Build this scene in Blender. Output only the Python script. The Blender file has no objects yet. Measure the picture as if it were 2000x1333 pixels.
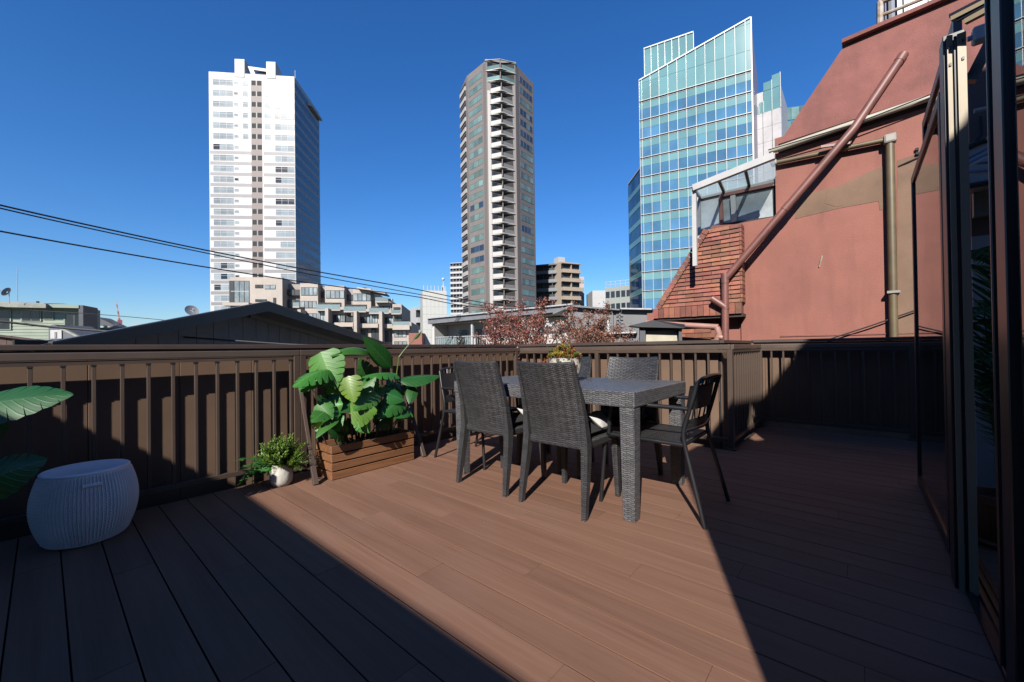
import bpy, bmesh, math, random
import numpy as np
from mathutils import Vector, Matrix
random.seed(7)
scene = bpy.context.scene
col = scene.collection

# ------------------------------------------------------------------ camera
YAW, PITCH, ROLL = [math.radians(a) for a in (40.6386, 0.5014, -0.766)]
F, CX, CY, H = 786.56, 1000.0, 674.65, 1.0      # focal length and principal point, in pixels of a 2000 px wide frame; eye height
_f = Vector((math.cos(YAW)*math.cos(PITCH), math.sin(YAW)*math.cos(PITCH), math.sin(PITCH)))
_r = Vector((math.sin(YAW), -math.cos(YAW), 0)); _u = _r.cross(_f)
RR = _r*math.cos(ROLL) + _u*math.sin(ROLL); UU = -_r*math.sin(ROLL) + _u*math.cos(ROLL); FF = _f
cam_d = bpy.data.cameras.new('camera'); cam = bpy.data.objects.new('camera', cam_d); col.objects.link(cam)
cam.matrix_world = Matrix(((RR.x, UU.x, -FF.x, 0), (RR.y, UU.y, -FF.y, 0), (RR.z, UU.z, -FF.z, H), (0, 0, 0, 1)))
cam_d.sensor_width = 36; cam_d.lens = 36*F/2000; cam_d.shift_y = (CY-666.5)/2000
cam_d.clip_start = 0.03; cam_d.clip_end = 5000
scene.camera = cam

# ------------------------------------------------------------------ sky, sun, exposure
SUN_EL, SUN_AZ = math.radians(33.2), math.radians(202.5)        # azimuth of the sun counter-clockwise from +X
world = bpy.data.worlds.new('World'); scene.world = world; world.use_nodes = True
wn, wl = world.node_tree.nodes, world.node_tree.links
sky = wn.new('ShaderNodeTexSky'); sky.sky_type = 'NISHITA'; sky.sun_disc = False
sky.sun_elevation = SUN_EL; sky.sun_rotation = math.atan2(math.cos(SUN_AZ), math.sin(SUN_AZ))
sky.altitude = 0; sky.air_density = 1.2; sky.dust_density = 0.25; sky.ozone_density = 9.0
hsat = wn.new('ShaderNodeHueSaturation'); hsat.inputs['Saturation'].default_value = 1.15; hsat.inputs['Hue'].default_value = 0.507
wl.new(sky.outputs[0], hsat.inputs['Color']); wl.new(hsat.outputs[0], wn['Background'].inputs[0]); wn['Background'].inputs[1].default_value = 0.066
sd = bpy.data.lights.new('sun', 'SUN'); sd.energy = 5.0; sd.angle = math.radians(0.5); sd.color = (1.0, 0.94, 0.86)
so = bpy.data.objects.new('sun', sd); col.objects.link(so)
SDIR = Vector((-math.cos(SUN_EL)*math.cos(SUN_AZ), -math.cos(SUN_EL)*math.sin(SUN_AZ), -math.sin(SUN_EL)))
so.rotation_euler = SDIR.to_track_quat('-Z', 'Y').to_euler(); so.location = (-6, -4, 14)
scene.view_settings.view_transform = 'Standard'; scene.view_settings.look = 'None'
scene.view_settings.exposure = 1.2       # the photograph is exposed for the shade-side city, its sunlit whites near clipping; scene.view_settings.gamma = 1.0; scene.view_settings.use_curve_mapping = False

# ------------------------------------------------------------------ survey helpers: a sight line met with a known plane
def ray(x, y): return RR*((x-CX)/F) - UU*((y-CY)/F) + FF
def gz(x, y, z=0.0):
    d = ray(x, y); return Vector((0, 0, H)) + d*((z-H)/d.z)
def gx(x, y, X):
    d = ray(x, y); return Vector((0, 0, H)) + d*(X/d.x)
def gy(x, y, Y):
    d = ray(x, y); return Vector((0, 0, H)) + d*(Y/d.y)
def at(x, y, D):
    d = ray(x, y); h = d.x*math.cos(YAW)+d.y*math.sin(YAW); return Vector((0, 0, H)) + d*(D/h)

# ------------------------------------------------------------------ mesh and object helpers
ORG = {}
class MB:
    def __init__(s): s.v = []; s.f = []; s.uv = {}
    def face(s, pts, uvs=None):
        n = len(s.v); s.v += [tuple(p) for p in pts]; s.f.append(tuple(range(n, n+len(pts))))
        if uvs: s.uv[len(s.f)-1] = uvs
        return s
    def hexa(s, p):        # 8 points: bottom ring then top ring
        n = len(s.v); s.v += [tuple(q) for q in p]
        for a in ((3,2,1,0),(4,5,6,7),(0,1,5,4),(1,2,6,5),(2,3,7,6),(3,0,4,7)): s.f.append(tuple(n+i for i in a))
        return s
    def box(s, x0, x1, y0, y1, z0, z1):
        if x0 > x1: x0, x1 = x1, x0
        if y0 > y1: y0, y1 = y1, y0
        if z0 > z1: z0, z1 = z1, z0
        return s.hexa(((x0,y0,z0),(x1,y0,z0),(x1,y1,z0),(x0,y1,z0),(x0,y0,z1),(x1,y0,z1),(x1,y1,z1),(x0,y1,z1)))
    def bar(s, a, b, w, h, up=(0,0,1)):   # square bar from a to b
        a, b = Vector(a), Vector(b); d = (b-a).normalized(); u = Vector(up)
        if abs(d.dot(u)) > .98: u = Vector((1,0,0))
        sx = d.cross(u).normalized()*(w/2); sz = sx.cross(d).normalized()*(h/2)
        return s.hexa((a-sx-sz, a+sx-sz, a+sx+sz, a-sx+sz, b-sx-sz, b+sx-sz, b+sx+sz, b-sx+sz))
    def prism(s, poly, d):                # polygon (list of points) extruded by vector d
        n = len(s.v); k = len(poly); d = Vector(d)
        s.v += [tuple(p) for p in poly] + [tuple(Vector(p)+d) for p in poly]
        s.f.append(tuple(n+i for i in range(k))[::-1]); s.f.append(tuple(n+k+i for i in range(k)))
        for i in range(k):
            j = (i+1) % k; s.f.append((n+i, n+j, n+k+j, n+k+i))
        return s
    def tube(s, pts, r, n=8, caps=True):
        pts = [Vector(p) for p in pts]; m = len(pts); rs = r if isinstance(r, (list, tuple)) else [r]*m
        base = len(s.v); ref = None
        for i, p in enumerate(pts):
            t = (pts[min(i+1, m-1)]-pts[max(i-1, 0)]).normalized()
            if ref is None:
                ref = t.cross(Vector((0,0,1)) if abs(t.z) < .9 else Vector((1,0,0))).normalized()
            a = (ref - t*ref.dot(t)).normalized(); b = t.cross(a); ref = a
            for k in range(n):
                w = 2*math.pi*k/n; s.v.append(tuple(p + (a*math.cos(w)+b*math.sin(w))*rs[i]))
        for i in range(m-1):
            for k in range(n):
                k2 = (k+1) % n; s.f.append((base+i*n+k, base+i*n+k2, base+(i+1)*n+k2, base+(i+1)*n+k))
        if caps:
            s.f.append(tuple(base+k for k in range(n))[::-1]); s.f.append(tuple(base+(m-1)*n+k for k in range(n)))
        return s
    def lathe(s, prof, c=(0,0,0), n=24, sx=1.0):
        base = len(s.v); m = len(prof)
        for r, z in prof:
            for k in range(n):
                w = 2*math.pi*k/n; s.v.append((c[0]+r*math.cos(w)*sx, c[1]+r*math.sin(w), c[2]+z))
        for i in range(m-1):
            for k in range(n):
                k2 = (k+1) % n; s.f.append((base+i*n+k, base+i*n+k2, base+(i+1)*n+k2, base+(i+1)*n+k))
        s.f.append(tuple(base+k for k in range(n))[::-1]); s.f.append(tuple(base+(m-1)*n+k for k in range(n)))
        return s
    def grid(s, P, uv=None):              # P[i][j] points
        base = len(s.v); a, b = len(P), len(P[0])
        for row in P: s.v += [tuple(q) for q in row]
        for i in range(a-1):
            for j in range(b-1):
                s.f.append((base+i*b+j, base+(i+1)*b+j, base+(i+1)*b+j+1, base+i*b+j+1))
                if uv: s.uv[len(s.f)-1] = [uv[i][j], uv[i+1][j], uv[i+1][j+1], uv[i][j+1]]
        return s
    def mesh(s, name, mat, off=None, smooth=False):
        me = bpy.data.meshes.new(name)
        vv = s.v if off is None else [(a-off[0], b-off[1], c-off[2]) for a, b, c in s.v]
        me.from_pydata(vv, [], s.f)
        if s.uv:
            lay = me.uv_layers.new(name='uv')
            for p in me.polygons:
                u = s.uv.get(p.index)
                if u:
                    for li, q in zip(p.loop_indices, u): lay.data[li].uv = q
        if mat: me.materials.append(mat)
        me.update()
        if smooth:
            me.polygons.foreach_set('use_smooth', [True]*len(me.polygons)); me.set_sharp_from_angle(angle=math.radians(48))
        return me
    def build(s, name, mat, parent=None, smooth=False, bevel=0, label=None, cat=None, group=None, kind=None, seg=1, world=None):
        off = ORG.get(parent) if parent is not None else None
        if parent is None and kind is None and world is None:       # single-mesh thing: origin at its base centre
            a = np.array(s.v); off = (float((a[:,0].min()+a[:,0].max())/2), float((a[:,1].min()+a[:,1].max())/2), float(a[:,2].min()))
        me = s.mesh(name, mat, off, smooth)
        o = bpy.data.objects.new(name, me); col.objects.link(o)
        if parent is not None: o.parent = parent; ORG[o] = off
        elif off is not None: o.location = off; ORG[o] = off
        if bevel:
            bm = o.modifiers.new('bevel', 'BEVEL'); bm.width = bevel; bm.segments = seg; bm.limit_method = 'ANGLE'; bm.angle_limit = math.radians(40)
        tag(o, label, cat, group, kind); return o
def tag(o, label=None, cat=None, group=None, kind=None):
    if label: o['label'] = label
    if cat: o['category'] = cat
    if group: o['group'] = group
    if kind: o['kind'] = kind
    return o
def thing(name, label, cat, loc=(0,0,0), rz=0.0, group=None, local=False):
    """An Empty at the thing's base. Unless local, the parts are given in world coordinates."""
    o = bpy.data.objects.new(name, None); col.objects.link(o); o.location = loc; o.rotation_euler = (0, 0, rz)
    o.empty_display_size = .1
    ORG[o] = None if local else tuple(loc)
    return tag(o, label, cat, group)
def inst(src, parent, loc=(0,0,0), rz=0.0, name=None):
    """another object on the same mesh as src (an object or a mesh), placed in parent's space"""
    o = src.copy() if isinstance(src, bpy.types.Object) else bpy.data.objects.new(name, src)
    if name: o.name = name
    col.objects.link(o); o.parent = parent; o.location = loc; o.rotation_euler = (0, 0, rz); ORG[o] = ORG.get(parent); return o
def copy_tree(o, parent=None):
    c = o.copy(); col.objects.link(c); c.parent = parent
    for ch in list(o.children): copy_tree(ch, c)
    return c

# ------------------------------------------------------------------ materials
K = .45        # overall albedo factor that goes with the exposure above
def kc(c): return tuple(v*K for v in c)
def newmat(name):
    m = bpy.data.materials.new(name); m.use_nodes = True
    n = m.node_tree.nodes; return m, n, m.node_tree.links, n['Principled BSDF']
def mat(name, c, rough=.6, metal=0.0, var=.12, scale=4.0, bump=0.0, bscale=60.0, rand=0.0, spec=.5, stretch=(1,1,1), c2=None, coat=0.0, dirt=0.0, hue=0.0, k=True):
    if k: c = kc(c); c2 = kc(c2) if c2 else None
    m, n, l, b = newmat(name)
    b.inputs['Roughness'].default_value = rough; b.inputs['Metallic'].default_value = metal
    b.inputs['Specular IOR Level'].default_value = spec; b.inputs['Coat Weight'].default_value = coat
    tc = n.new('ShaderNodeTexCoord'); mp = n.new('ShaderNodeMapping'); mp.inputs['Scale'].default_value = stretch
    l.new(tc.outputs['Object'], mp.inputs[0])
    no = n.new('ShaderNodeTexNoise'); no.inputs['Scale'].default_value = scale; no.inputs['Detail'].default_value = 6; no.inputs['Roughness'].default_value = .62
    l.new(mp.outputs[0], no.inputs['Vector'])
    mx = n.new('ShaderNodeMix'); mx.data_type = 'RGBA'
    a = c2 if c2 else tuple(max(0, v*(1-var*1.6)) for v in c); d = c if c2 else tuple(min(1, v*(1+var)) for v in c)
    mx.inputs[6].default_value = (*a, 1); mx.inputs[7].default_value = (*d, 1)
    mr = n.new('ShaderNodeMapRange'); mr.inputs[1].default_value = .34; mr.inputs[2].default_value = .66
    l.new(no.outputs[0], mr.inputs[0]); l.new(mr.outputs[0], mx.inputs[0]); out = mx.outputs[2]
    if dirt:       # streaks of weather stain running down
        m2 = n.new('ShaderNodeMapping'); m2.inputs['Scale'].default_value = (3, 3, .35); l.new(tc.outputs['Object'], m2.inputs[0])
        n2 = n.new('ShaderNodeTexNoise'); n2.inputs['Scale'].default_value = 1.3; n2.inputs['Detail'].default_value = 8; l.new(m2.outputs[0], n2.inputs['Vector'])
        r2 = n.new('ShaderNodeMapRange'); r2.inputs[1].default_value = .5; r2.inputs[2].default_value = .72; r2.inputs[4].default_value = dirt; l.new(n2.outputs[0], r2.inputs[0])
        x2 = n.new('ShaderNodeMix'); x2.data_type = 'RGBA'; x2.inputs[7].default_value = (*[v*.45 for v in c], 1); l.new(out, x2.inputs[6]); l.new(r2.outputs[0], x2.inputs[0]); out = x2.outputs[2]
    if rand or hue:
        oi = n.new('ShaderNodeObjectInfo'); hs = n.new('ShaderNodeHueSaturation'); ma = n.new('ShaderNodeMapRange')
        ma.inputs[3].default_value = 1-rand; ma.inputs[4].default_value = 1+rand; l.new(oi.outputs['Random'], ma.inputs[0]); l.new(ma.outputs[0], hs.inputs['Value'])
        if hue:
            wh = n.new('ShaderNodeTexWhiteNoise'); wh.noise_dimensions = '1D'; l.new(oi.outputs['Random'], wh.inputs['W'])
            mh = n.new('ShaderNodeMapRange'); mh.inputs[3].default_value = .5-hue; mh.inputs[4].default_value = .5+hue; l.new(wh.outputs[0], mh.inputs[0]); l.new(mh.outputs[0], hs.inputs['Hue'])
        l.new(out, hs.inputs['Color']); out = hs.outputs[0]
    l.new(out, b.inputs['Base Color'])
    if bump:
        n3 = n.new('ShaderNodeTexNoise'); n3.inputs['Scale'].default_value = bscale; n3.inputs['Detail'].default_value = 4; l.new(mp.outputs[0], n3.inputs['Vector'])
        bp = n.new('ShaderNodeBump'); bp.inputs['Strength'].default_value = bump; bp.inputs['Distance'].default_value = .01; l.new(n3.outputs[0], bp.inputs['Height']); l.new(bp.outputs[0], b.inputs['Normal'])
    return m
def glass(name, tint, ior=1.5, rough=0.0):
    m, n, l, b = newmat(name); n.remove(b)
    tr = n.new('ShaderNodeBsdfTransparent'); tr.inputs[0].default_value = (*tint, 1)
    gl = n.new('ShaderNodeBsdfGlossy'); gl.inputs['Roughness'].default_value = rough; gl.inputs[0].default_value = (.95, .97, 1, 1)
    fr = n.new('ShaderNodeFresnel'); fr.inputs[0].default_value = ior
    ms = n.new('ShaderNodeMixShader'); l.new(fr.outputs[0], ms.inputs[0]); l.new(tr.outputs[0], ms.inputs[1]); l.new(gl.outputs[0], ms.inputs[2])
    l.new(ms.outputs[0], n['Material Output'].inputs[0]); return m
def translucent(name, c, clear=.55):
    m, n, l, b = newmat(name); tr = n.new('ShaderNodeBsdfTransparent'); tr.inputs[0].default_value = (*c, 1); tl = n.new('ShaderNodeBsdfTranslucent'); tl.inputs[0].default_value = (*c, 1)
    ms = n.new('ShaderNodeMixShader'); ms.inputs[0].default_value = clear; l.new(tl.outputs[0], ms.inputs[1]); l.new(tr.outputs[0], ms.inputs[2])
    b.inputs['Base Color'].default_value = (*c, 1); b.inputs['Roughness'].default_value = .2; m2 = n.new('ShaderNodeMixShader'); m2.inputs[0].default_value = .2
    l.new(ms.outputs[0], m2.inputs[1]); l.new(b.outputs[0], m2.inputs[2]); l.new(m2.outputs[0], n['Material Output'].inputs[0]); return m
def wicker(name, c, bw=.034, rh=.0085, dark=.25):
    """woven resin strands: staggered rows laid on whichever side of the object a face looks to"""
    c = kc(c); m, n, l, b = newmat(name); tc = n.new('ShaderNodeTexCoord')
    sp = n.new('ShaderNodeSeparateXYZ'); l.new(tc.outputs['Object'], sp.inputs[0])
    sn = n.new('ShaderNodeSeparateXYZ'); l.new(tc.outputs['Normal'], sn.inputs[0])
    def M(op, a, bb=None):
        q = n.new('ShaderNodeMath'); q.operation = op
        for i, v in enumerate((a, bb)):
            if v is None: continue
            if isinstance(v, (int, float)): q.inputs[i].default_value = v
            else: l.new(v, q.inputs[i])
        return q.outputs[0]
    ax, ay, az = [M('ABSOLUTE', sn.outputs[i]) for i in range(3)]
    topf = M('GREATER_THAN', az, .7); xf = M('GREATER_THAN', ax, ay)
    def mixv(f, a, bb): # f?a:b
        return M('ADD', M('MULTIPLY', a, f), M('MULTIPLY', bb, M('SUBTRACT', 1.0, f)))
    u = mixv(topf, sp.outputs[1], mixv(xf, sp.outputs[1], sp.outputs[0])); v = mixv(topf, sp.outputs[0], sp.outputs[2])
    cb = n.new('ShaderNodeCombineXYZ'); l.new(u, cb.inputs[0]); l.new(v, cb.inputs[1])
    wv = M('MULTIPLY', M('SINE', M('MULTIPLY', u, 2*math.pi/bw)), rh*.22); l.new(M('ADD', v, wv), cb.inputs[1])
    br = n.new('ShaderNodeTexBrick'); br.offset = .5; br.squash = 1
    br.inputs['Scale'].default_value = 1; br.inputs['Brick Width'].default_value = bw; br.inputs['Row Height'].default_value = rh
    br.inputs['Mortar Size'].default_value = rh*.2; br.inputs['Mortar Smooth'].default_value = 1.0; br.inputs['Bias'].default_value = 0
    br.inputs['Color1'].default_value = (*[q*1.25 for q in c], 1); br.inputs['Color2'].default_value = (*[q*.7 for q in c], 1); br.inputs['Mortar'].default_value = (*[q*dark for q in c], 1)
    l.new(cb.outputs[0], br.inputs[0])
    no = n.new('ShaderNodeTexNoise'); no.inputs['Scale'].default_value = 6; no.inputs['Detail'].default_value = 3; l.new(tc.outputs['Object'], no.inputs[0])
    mr = n.new('ShaderNodeMapRange'); mr.inputs[3].default_value = .88; mr.inputs[4].default_value = 1.12; l.new(no.outputs[0], mr.inputs[0])
    mm = n.new('ShaderNodeMix'); mm.data_type = 'RGBA'; mm.blend_type = 'MULTIPLY'; mm.inputs[0].default_value = 1; l.new(br.outputs[0], mm.inputs[6]); l.new(mr.outputs[0], mm.inputs[7])
    l.new(mm.outputs[2], b.inputs['Base Color']); b.inputs['Roughness'].default_value = .42; b.inputs['Specular IOR Level'].default_value = .5
    bp = n.new('ShaderNodeBump'); bp.inputs['Strength'].default_value = .9; bp.inputs['Distance'].default_value = .004; bp.invert = True
    l.new(br.outputs['Fac'], bp.inputs['Height']); l.new(bp.outputs[0], b.inputs['Normal']); return m
def leafmat(name, c, vein, rough=.32, trans=.3, nv=9, rand=.25, hue=.012):
    c = kc(c); vein = kc(vein); m, n, l, b = newmat(name)
    uv = n.new('ShaderNodeUVMap'); uv.uv_map = 'uv'; sp = n.new('ShaderNodeSeparateXYZ'); l.new(uv.outputs[0], sp.inputs[0])
    def M(op, a, bb=None):
        q = n.new('ShaderNodeMath'); q.operation = op
        for i, v in enumerate((a, bb)):
            if v is None: continue
            if isinstance(v, (int, float)): q.inputs[i].default_value = v
            else: l.new(v, q.inputs[i])
        return q.outputs[0]
    t = M('ABSOLUTE', sp.outputs[1]); s = sp.outputs[0]
    mid = M('SUBTRACT', 1.0, M('MULTIPLY', t, 16.0)); mid = M('MAXIMUM', mid, 0.0)
    lat = M('POWER', M('ABSOLUTE', M('SINE', M('MULTIPLY', M('SUBTRACT', s, M('MULTIPLY', t, .22)), nv*math.pi))), 22.0)
    lat = M('MULTIPLY', lat, .45); f = M('MINIMUM', M('ADD', mid, lat), 1.0)
    tc = n.new('ShaderNodeTexCoord'); no = n.new('ShaderNodeTexNoise'); no.inputs['Scale'].default_value = 9; no.inputs['Detail'].default_value = 6; l.new(tc.outputs['Object'], no.inputs[0])
    mx = n.new('ShaderNodeMix'); mx.data_type = 'RGBA'; mx.inputs[6].default_value = (*[q*.5 for q in c], 1); mx.inputs[7].default_value = (c[0]*1.6, c[1]*1.4, c[2]*1.1, 1); l.new(no.outputs[0], mx.inputs[0])
    m2 = n.new('ShaderNodeMix'); m2.data_type = 'RGBA'; l.new(mx.outputs[2], m2.inputs[6]); m2.inputs[7].default_value = (*vein, 1); l.new(f, m2.inputs[0])
    oi = n.new('ShaderNodeObjectInfo'); hs = n.new('ShaderNodeHueSaturation'); ma = n.new('ShaderNodeMapRange'); ma.inputs[3].default_value = 1-rand; ma.inputs[4].default_value = 1+rand
    l.new(oi.outputs['Random'], ma.inputs[0]); l.new(ma.outputs[0], hs.inputs['Value']); l.new(m2.outputs[2], hs.inputs['Color'])
    wh = n.new('ShaderNodeTexWhiteNoise'); wh.noise_dimensions = '1D'; l.new(oi.outputs['Random'], wh.inputs['W']); mh = n.new('ShaderNodeMapRange'); mh.inputs[3].default_value = .5-hue; mh.inputs[4].default_value = .5+hue; l.new(wh.outputs[0], mh.inputs[0]); l.new(mh.outputs[0], hs.inputs['Hue'])
    l.new(hs.outputs[0], b.inputs['Base Color']); b.inputs['Roughness'].default_value = rough
    bp = n.new('ShaderNodeBump'); bp.inputs['Strength'].default_value = .35; bp.inputs['Distance'].default_value = .004; l.new(lat, bp.inputs['Height']); l.new(bp.outputs[0], b.inputs['Normal'])
    tr = n.new('ShaderNodeBsdfTranslucent'); l.new(hs.outputs[0], tr.inputs[0]); ms = n.new('ShaderNodeMixShader'); ms.inputs[0].default_value = trans
    l.new(b.outputs[0], ms.inputs[1]); l.new(tr.outputs[0], ms.inputs[2]); l.new(ms.outputs[0], n['Material Output'].inputs[0]); return m
# ================================================================== ground, terrace slab, deck
M_ground = mat('city_ground', (.16,.16,.155), .9, scale=.05, var=.3)
MB().box(-600, 1500, -700, 1500, -12.4, -12).build('ground', M_ground, kind='structure')
M_slab = mat('slab_concrete', (.05,.048,.045), .9)
MB().box(-2.2, 7.2, -2.2, 3.9, -.32, -.06).build('terrace_slab', M_slab, kind='structure')

def deckmat():
    m, n, l, b = newmat('deck_composite')
    tc = n.new('ShaderNodeTexCoord'); mp = n.new('ShaderNodeMapping'); mp.inputs['Scale'].default_value = (60, 1.6, 20)
    oi = n.new('ShaderNodeObjectInfo'); ad = n.new('ShaderNodeVectorMath'); ad.operation = 'ADD'
    wh = n.new('ShaderNodeTexWhiteNoise'); wh.noise_dimensions = '1D'; l.new(oi.outputs['Random'], wh.inputs['W'])
    sc = n.new('ShaderNodeVectorMath'); sc.operation = 'SCALE'; sc.inputs['Scale'].default_value = 30; l.new(wh.outputs['Color'], sc.inputs[0])
    l.new(tc.outputs['Object'], ad.inputs[0]); l.new(sc.outputs[0], ad.inputs[1]); l.new(ad.outputs[0], mp.inputs[0])
    no = n.new('ShaderNodeTexNoise'); no.inputs['Scale'].default_value = 1; no.inputs['Detail'].default_value = 7; no.inputs['Roughness'].default_value = .7; l.new(mp.outputs[0], no.inputs[0])
    m2 = n.new('ShaderNodeMapping'); m2.inputs['Scale'].default_value = (12, .7, 4); l.new(ad.outputs[0], m2.inputs[0])
    n2 = n.new('ShaderNodeTexNoise'); n2.inputs['Scale'].default_value = 1; n2.inputs['Detail'].default_value = 5; l.new(m2.outputs[0], n2.inputs[0])
    n3 = n.new('ShaderNodeTexNoise'); n3.inputs['Scale'].default_value = 1.7; n3.inputs['Detail'].default_value = 6; l.new(tc.outputs['Object'], n3.inputs[0])
    mx = n.new('ShaderNodeMix'); mx.data_type = 'RGBA'; mx.inputs[6].default_value = (*kc((.235,.123,.082)), 1); mx.inputs[7].default_value = (*kc((.335,.185,.128)), 1)
    a = n.new('ShaderNodeMath'); a.operation = 'ADD'; l.new(no.outputs[0], a.inputs[0]); l.new(n2.outputs[0], a.inputs[1])
    r = n.new('ShaderNodeMapRange'); r.inputs[1].default_value = .7; r.inputs[2].default_value = 1.3; l.new(a.outputs[0], r.inputs[0]); l.new(r.outputs[0], mx.inputs[0])
    du = n.new('ShaderNodeMapRange'); du.inputs[1].default_value = .5; du.inputs[2].default_value = .75; du.inputs[4].default_value = .35; l.new(n3.outputs[0], du.inputs[0])
    m3 = n.new('ShaderNodeMix'); m3.data_type = 'RGBA'; m3.inputs[7].default_value = (*kc((.31,.20,.15)), 1); l.new(mx.outputs[2], m3.inputs[6]); l.new(du.outputs[0], m3.inputs[0])
    hs = n.new('ShaderNodeHueSaturation'); ma = n.new('ShaderNodeMapRange'); ma.inputs[3].default_value = .92; ma.inputs[4].default_value = 1.07; l.new(oi.outputs['Random'], ma.inputs[0]); l.new(ma.outputs[0], hs.inputs['Value'])
    l.new(m3.outputs[2], hs.inputs['Color']); l.new(hs.outputs[0], b.inputs['Base Color'])
    b.inputs['Roughness'].default_value = .6; b.inputs['Specular IOR Level'].default_value = .14
    bp = n.new('ShaderNodeBump'); bp.inputs['Strength'].default_value = .25; bp.inputs['Distance'].default_value = .002; l.new(no.outputs[0], bp.inputs['Height']); l.new(bp.outputs[0], b.inputs['Normal'])
    return m
M_deck = deckmat()
deck = thing('deck', None, None, (2.5, 1.2, 0)); deck['kind'] = 'structure'
PIT = .1455
for k in range(-8, 41):
    x0 = .056 + PIT*k + .003; x1 = x0 + PIT - .0053
    yend = 3.50 if x0 < 4.22 else .90
    if x0 > 5.80: break
    # end joints fall every 1.9 m, staggered from row to row
    y = -2.0 + ((k*0.77) % 1.9); cuts = [-2.0]
    while y < yend-.25:
        if y > -1.8: cuts.append(y)
        y += 1.9
    cuts.append(yend)
    for a, b in zip(cuts[:-1], cuts[1:]):
        zt = random.uniform(-.0006, .0006); prof = [(x0,zt),(x1,zt),(x1,zt-.0025),(x1-.007,zt-.005),(x1-.007,-.024),(x0+.007,-.024),(x0+.007,zt-.005),(x0,zt-.0025)]
        MB().prism([(px_, a+.0007, pz_) for px_, pz_ in prof][::-1], (0, b-a-.0014, 0)).build('deck_board', M_deck, deck)
M_fascia = mat('dark_fascia', (.05,.034,.026), .6)
MB().box(-1.2, 4.33, 3.503, 3.53, -.06, -.004).build('edge_trim', M_fascia, deck)
MB().box(4.36, 5.86, .903, .93, -.06, -.004).build('edge_trim', M_fascia, deck)

# ================================================================== railing (aluminium, bronze brown)
M_rail = mat('bronze_rail', (.105,.072,.055), .42, metal=.0, var=.1, scale=3, spec=.4)
M_cap = mat('bronze_cap', (.13,.095,.075), .38, var=.12, scale=2)
M_blk = mat('black_plastic', (.012,.012,.013), .5)
RT, RB = 1.012, .965      # cap top, cap bottom
def railing(lab, axis, fixed, a, b, balusters, posts, thick=.05, cap_a=None, cap_b=None):
    """a run of railing along X (axis 0, at Y=fixed) or along Y (axis 1, at X=fixed)"""
    def B(m, u0, u1, w0, w1, z0, z1):
        return m.box(u0, u1, fixed+w0, fixed+w1, z0, z1) if axis == 0 else m.box(fixed+w0, fixed+w1, u0, u1, z0, z1)
    base = ((a+b)/2, fixed, 0) if axis == 0 else (fixed, (a+b)/2, 0)
    t = thing('railing', lab, 'railing', base, group='bronze railings around the deck')
    B(MB(), cap_a if cap_a is not None else a, cap_b if cap_b is not None else b, 0, thick, RB, RT).build('top_rail', M_cap, t, bevel=.005, seg=2)
    B(MB(), a, b, .008, thick-.008, .935, .962).build('rail_channel', M_rail, t)
    B(MB(), a, b, .004, thick-.004, .07, .105).build('bottom_rail', M_rail, t, bevel=.002)
    src = None
    for u in balusters:
        if src is None:
            src = B(MB(), u-.0095, u+.0095, .012, .036, .106, .945).build('baluster', M_rail, t, bevel=.002); u_src = u
            clip = B(MB(), u-.012, u+.012, .009, .039, .925, .934).build('baluster_clip', M_blk, t)
        else:
            d = (u-u_src, 0, 0) if axis == 0 else (0, u-u_src, 0)
            inst(src, t, d, name='baluster'); inst(clip, t, d, name='baluster_clip')
    for u in posts:
        B(MB(), u-.024, u+.024, .001, .047, -.01, .966).build('post', M_rail, t, bevel=.003)
        B(MB(), u-.05, u+.05, -.02, .068, 0.0005, .012).build('post_foot', M_rail, t, bevel=.002)
    return t
YL, XF, YM, XE = 3.55, 4.30, .91, 5.82
r_left = railing('brown railing run on the left behind the white woven stool and the fern pot', 0, YL, -1.2, 1.405,
        [-.048+.1262*k for k in range(-8, 12)], [1.382], cap_b=1.406)
r_left2 = railing('brown railing run behind the big-leaved planter, ending at the far corner', 0, YL, 1.408, 4.35,
        [1.535+.1262*k for k in range(21)], [1.432, 4.24])
r_far = railing('brown railing run behind the dining table, facing the camera', 1, XF, .935, 3.549,
        [3.44-.1215*k for k in range(20) if abs(3.44-.1215*k-2.37) > .05 and 3.44-.1215*k > 1.0], [2.369, .937])
r_ret = railing('short brown railing return seen edge on, right of the dining table', 0, YM, 4.352, 5.818,
        [4.40+.112*k for k in range(13)], [], thick=.05)
r_end = railing('brown railing run at the right end, half in shadow below the red wall', 1, XE, -2.0, .958,
        [.807-.1213*k for k in range(23)], [.93, -.42])
# raking stays that prop the railing on either side of the planter
for rl, x, xt in ((r_left, 1.327, 1.40), (r_left2, 2.316, 2.395)):
    s = MB(); s.bar((x, 3.089, .0), (xt, 3.54, .70), .026, .026); st = s.build('stay', M_rail, rl, bevel=.002)
    d = (Vector((xt, 3.54, .70))-Vector((x, 3.089, 0)))
    MB().bar((x, 3.089, .001), Vector((x, 3.089, .0))+d*.27, .036, .036).build('stay_sleeve', M_rail, st, bevel=.002)

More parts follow.
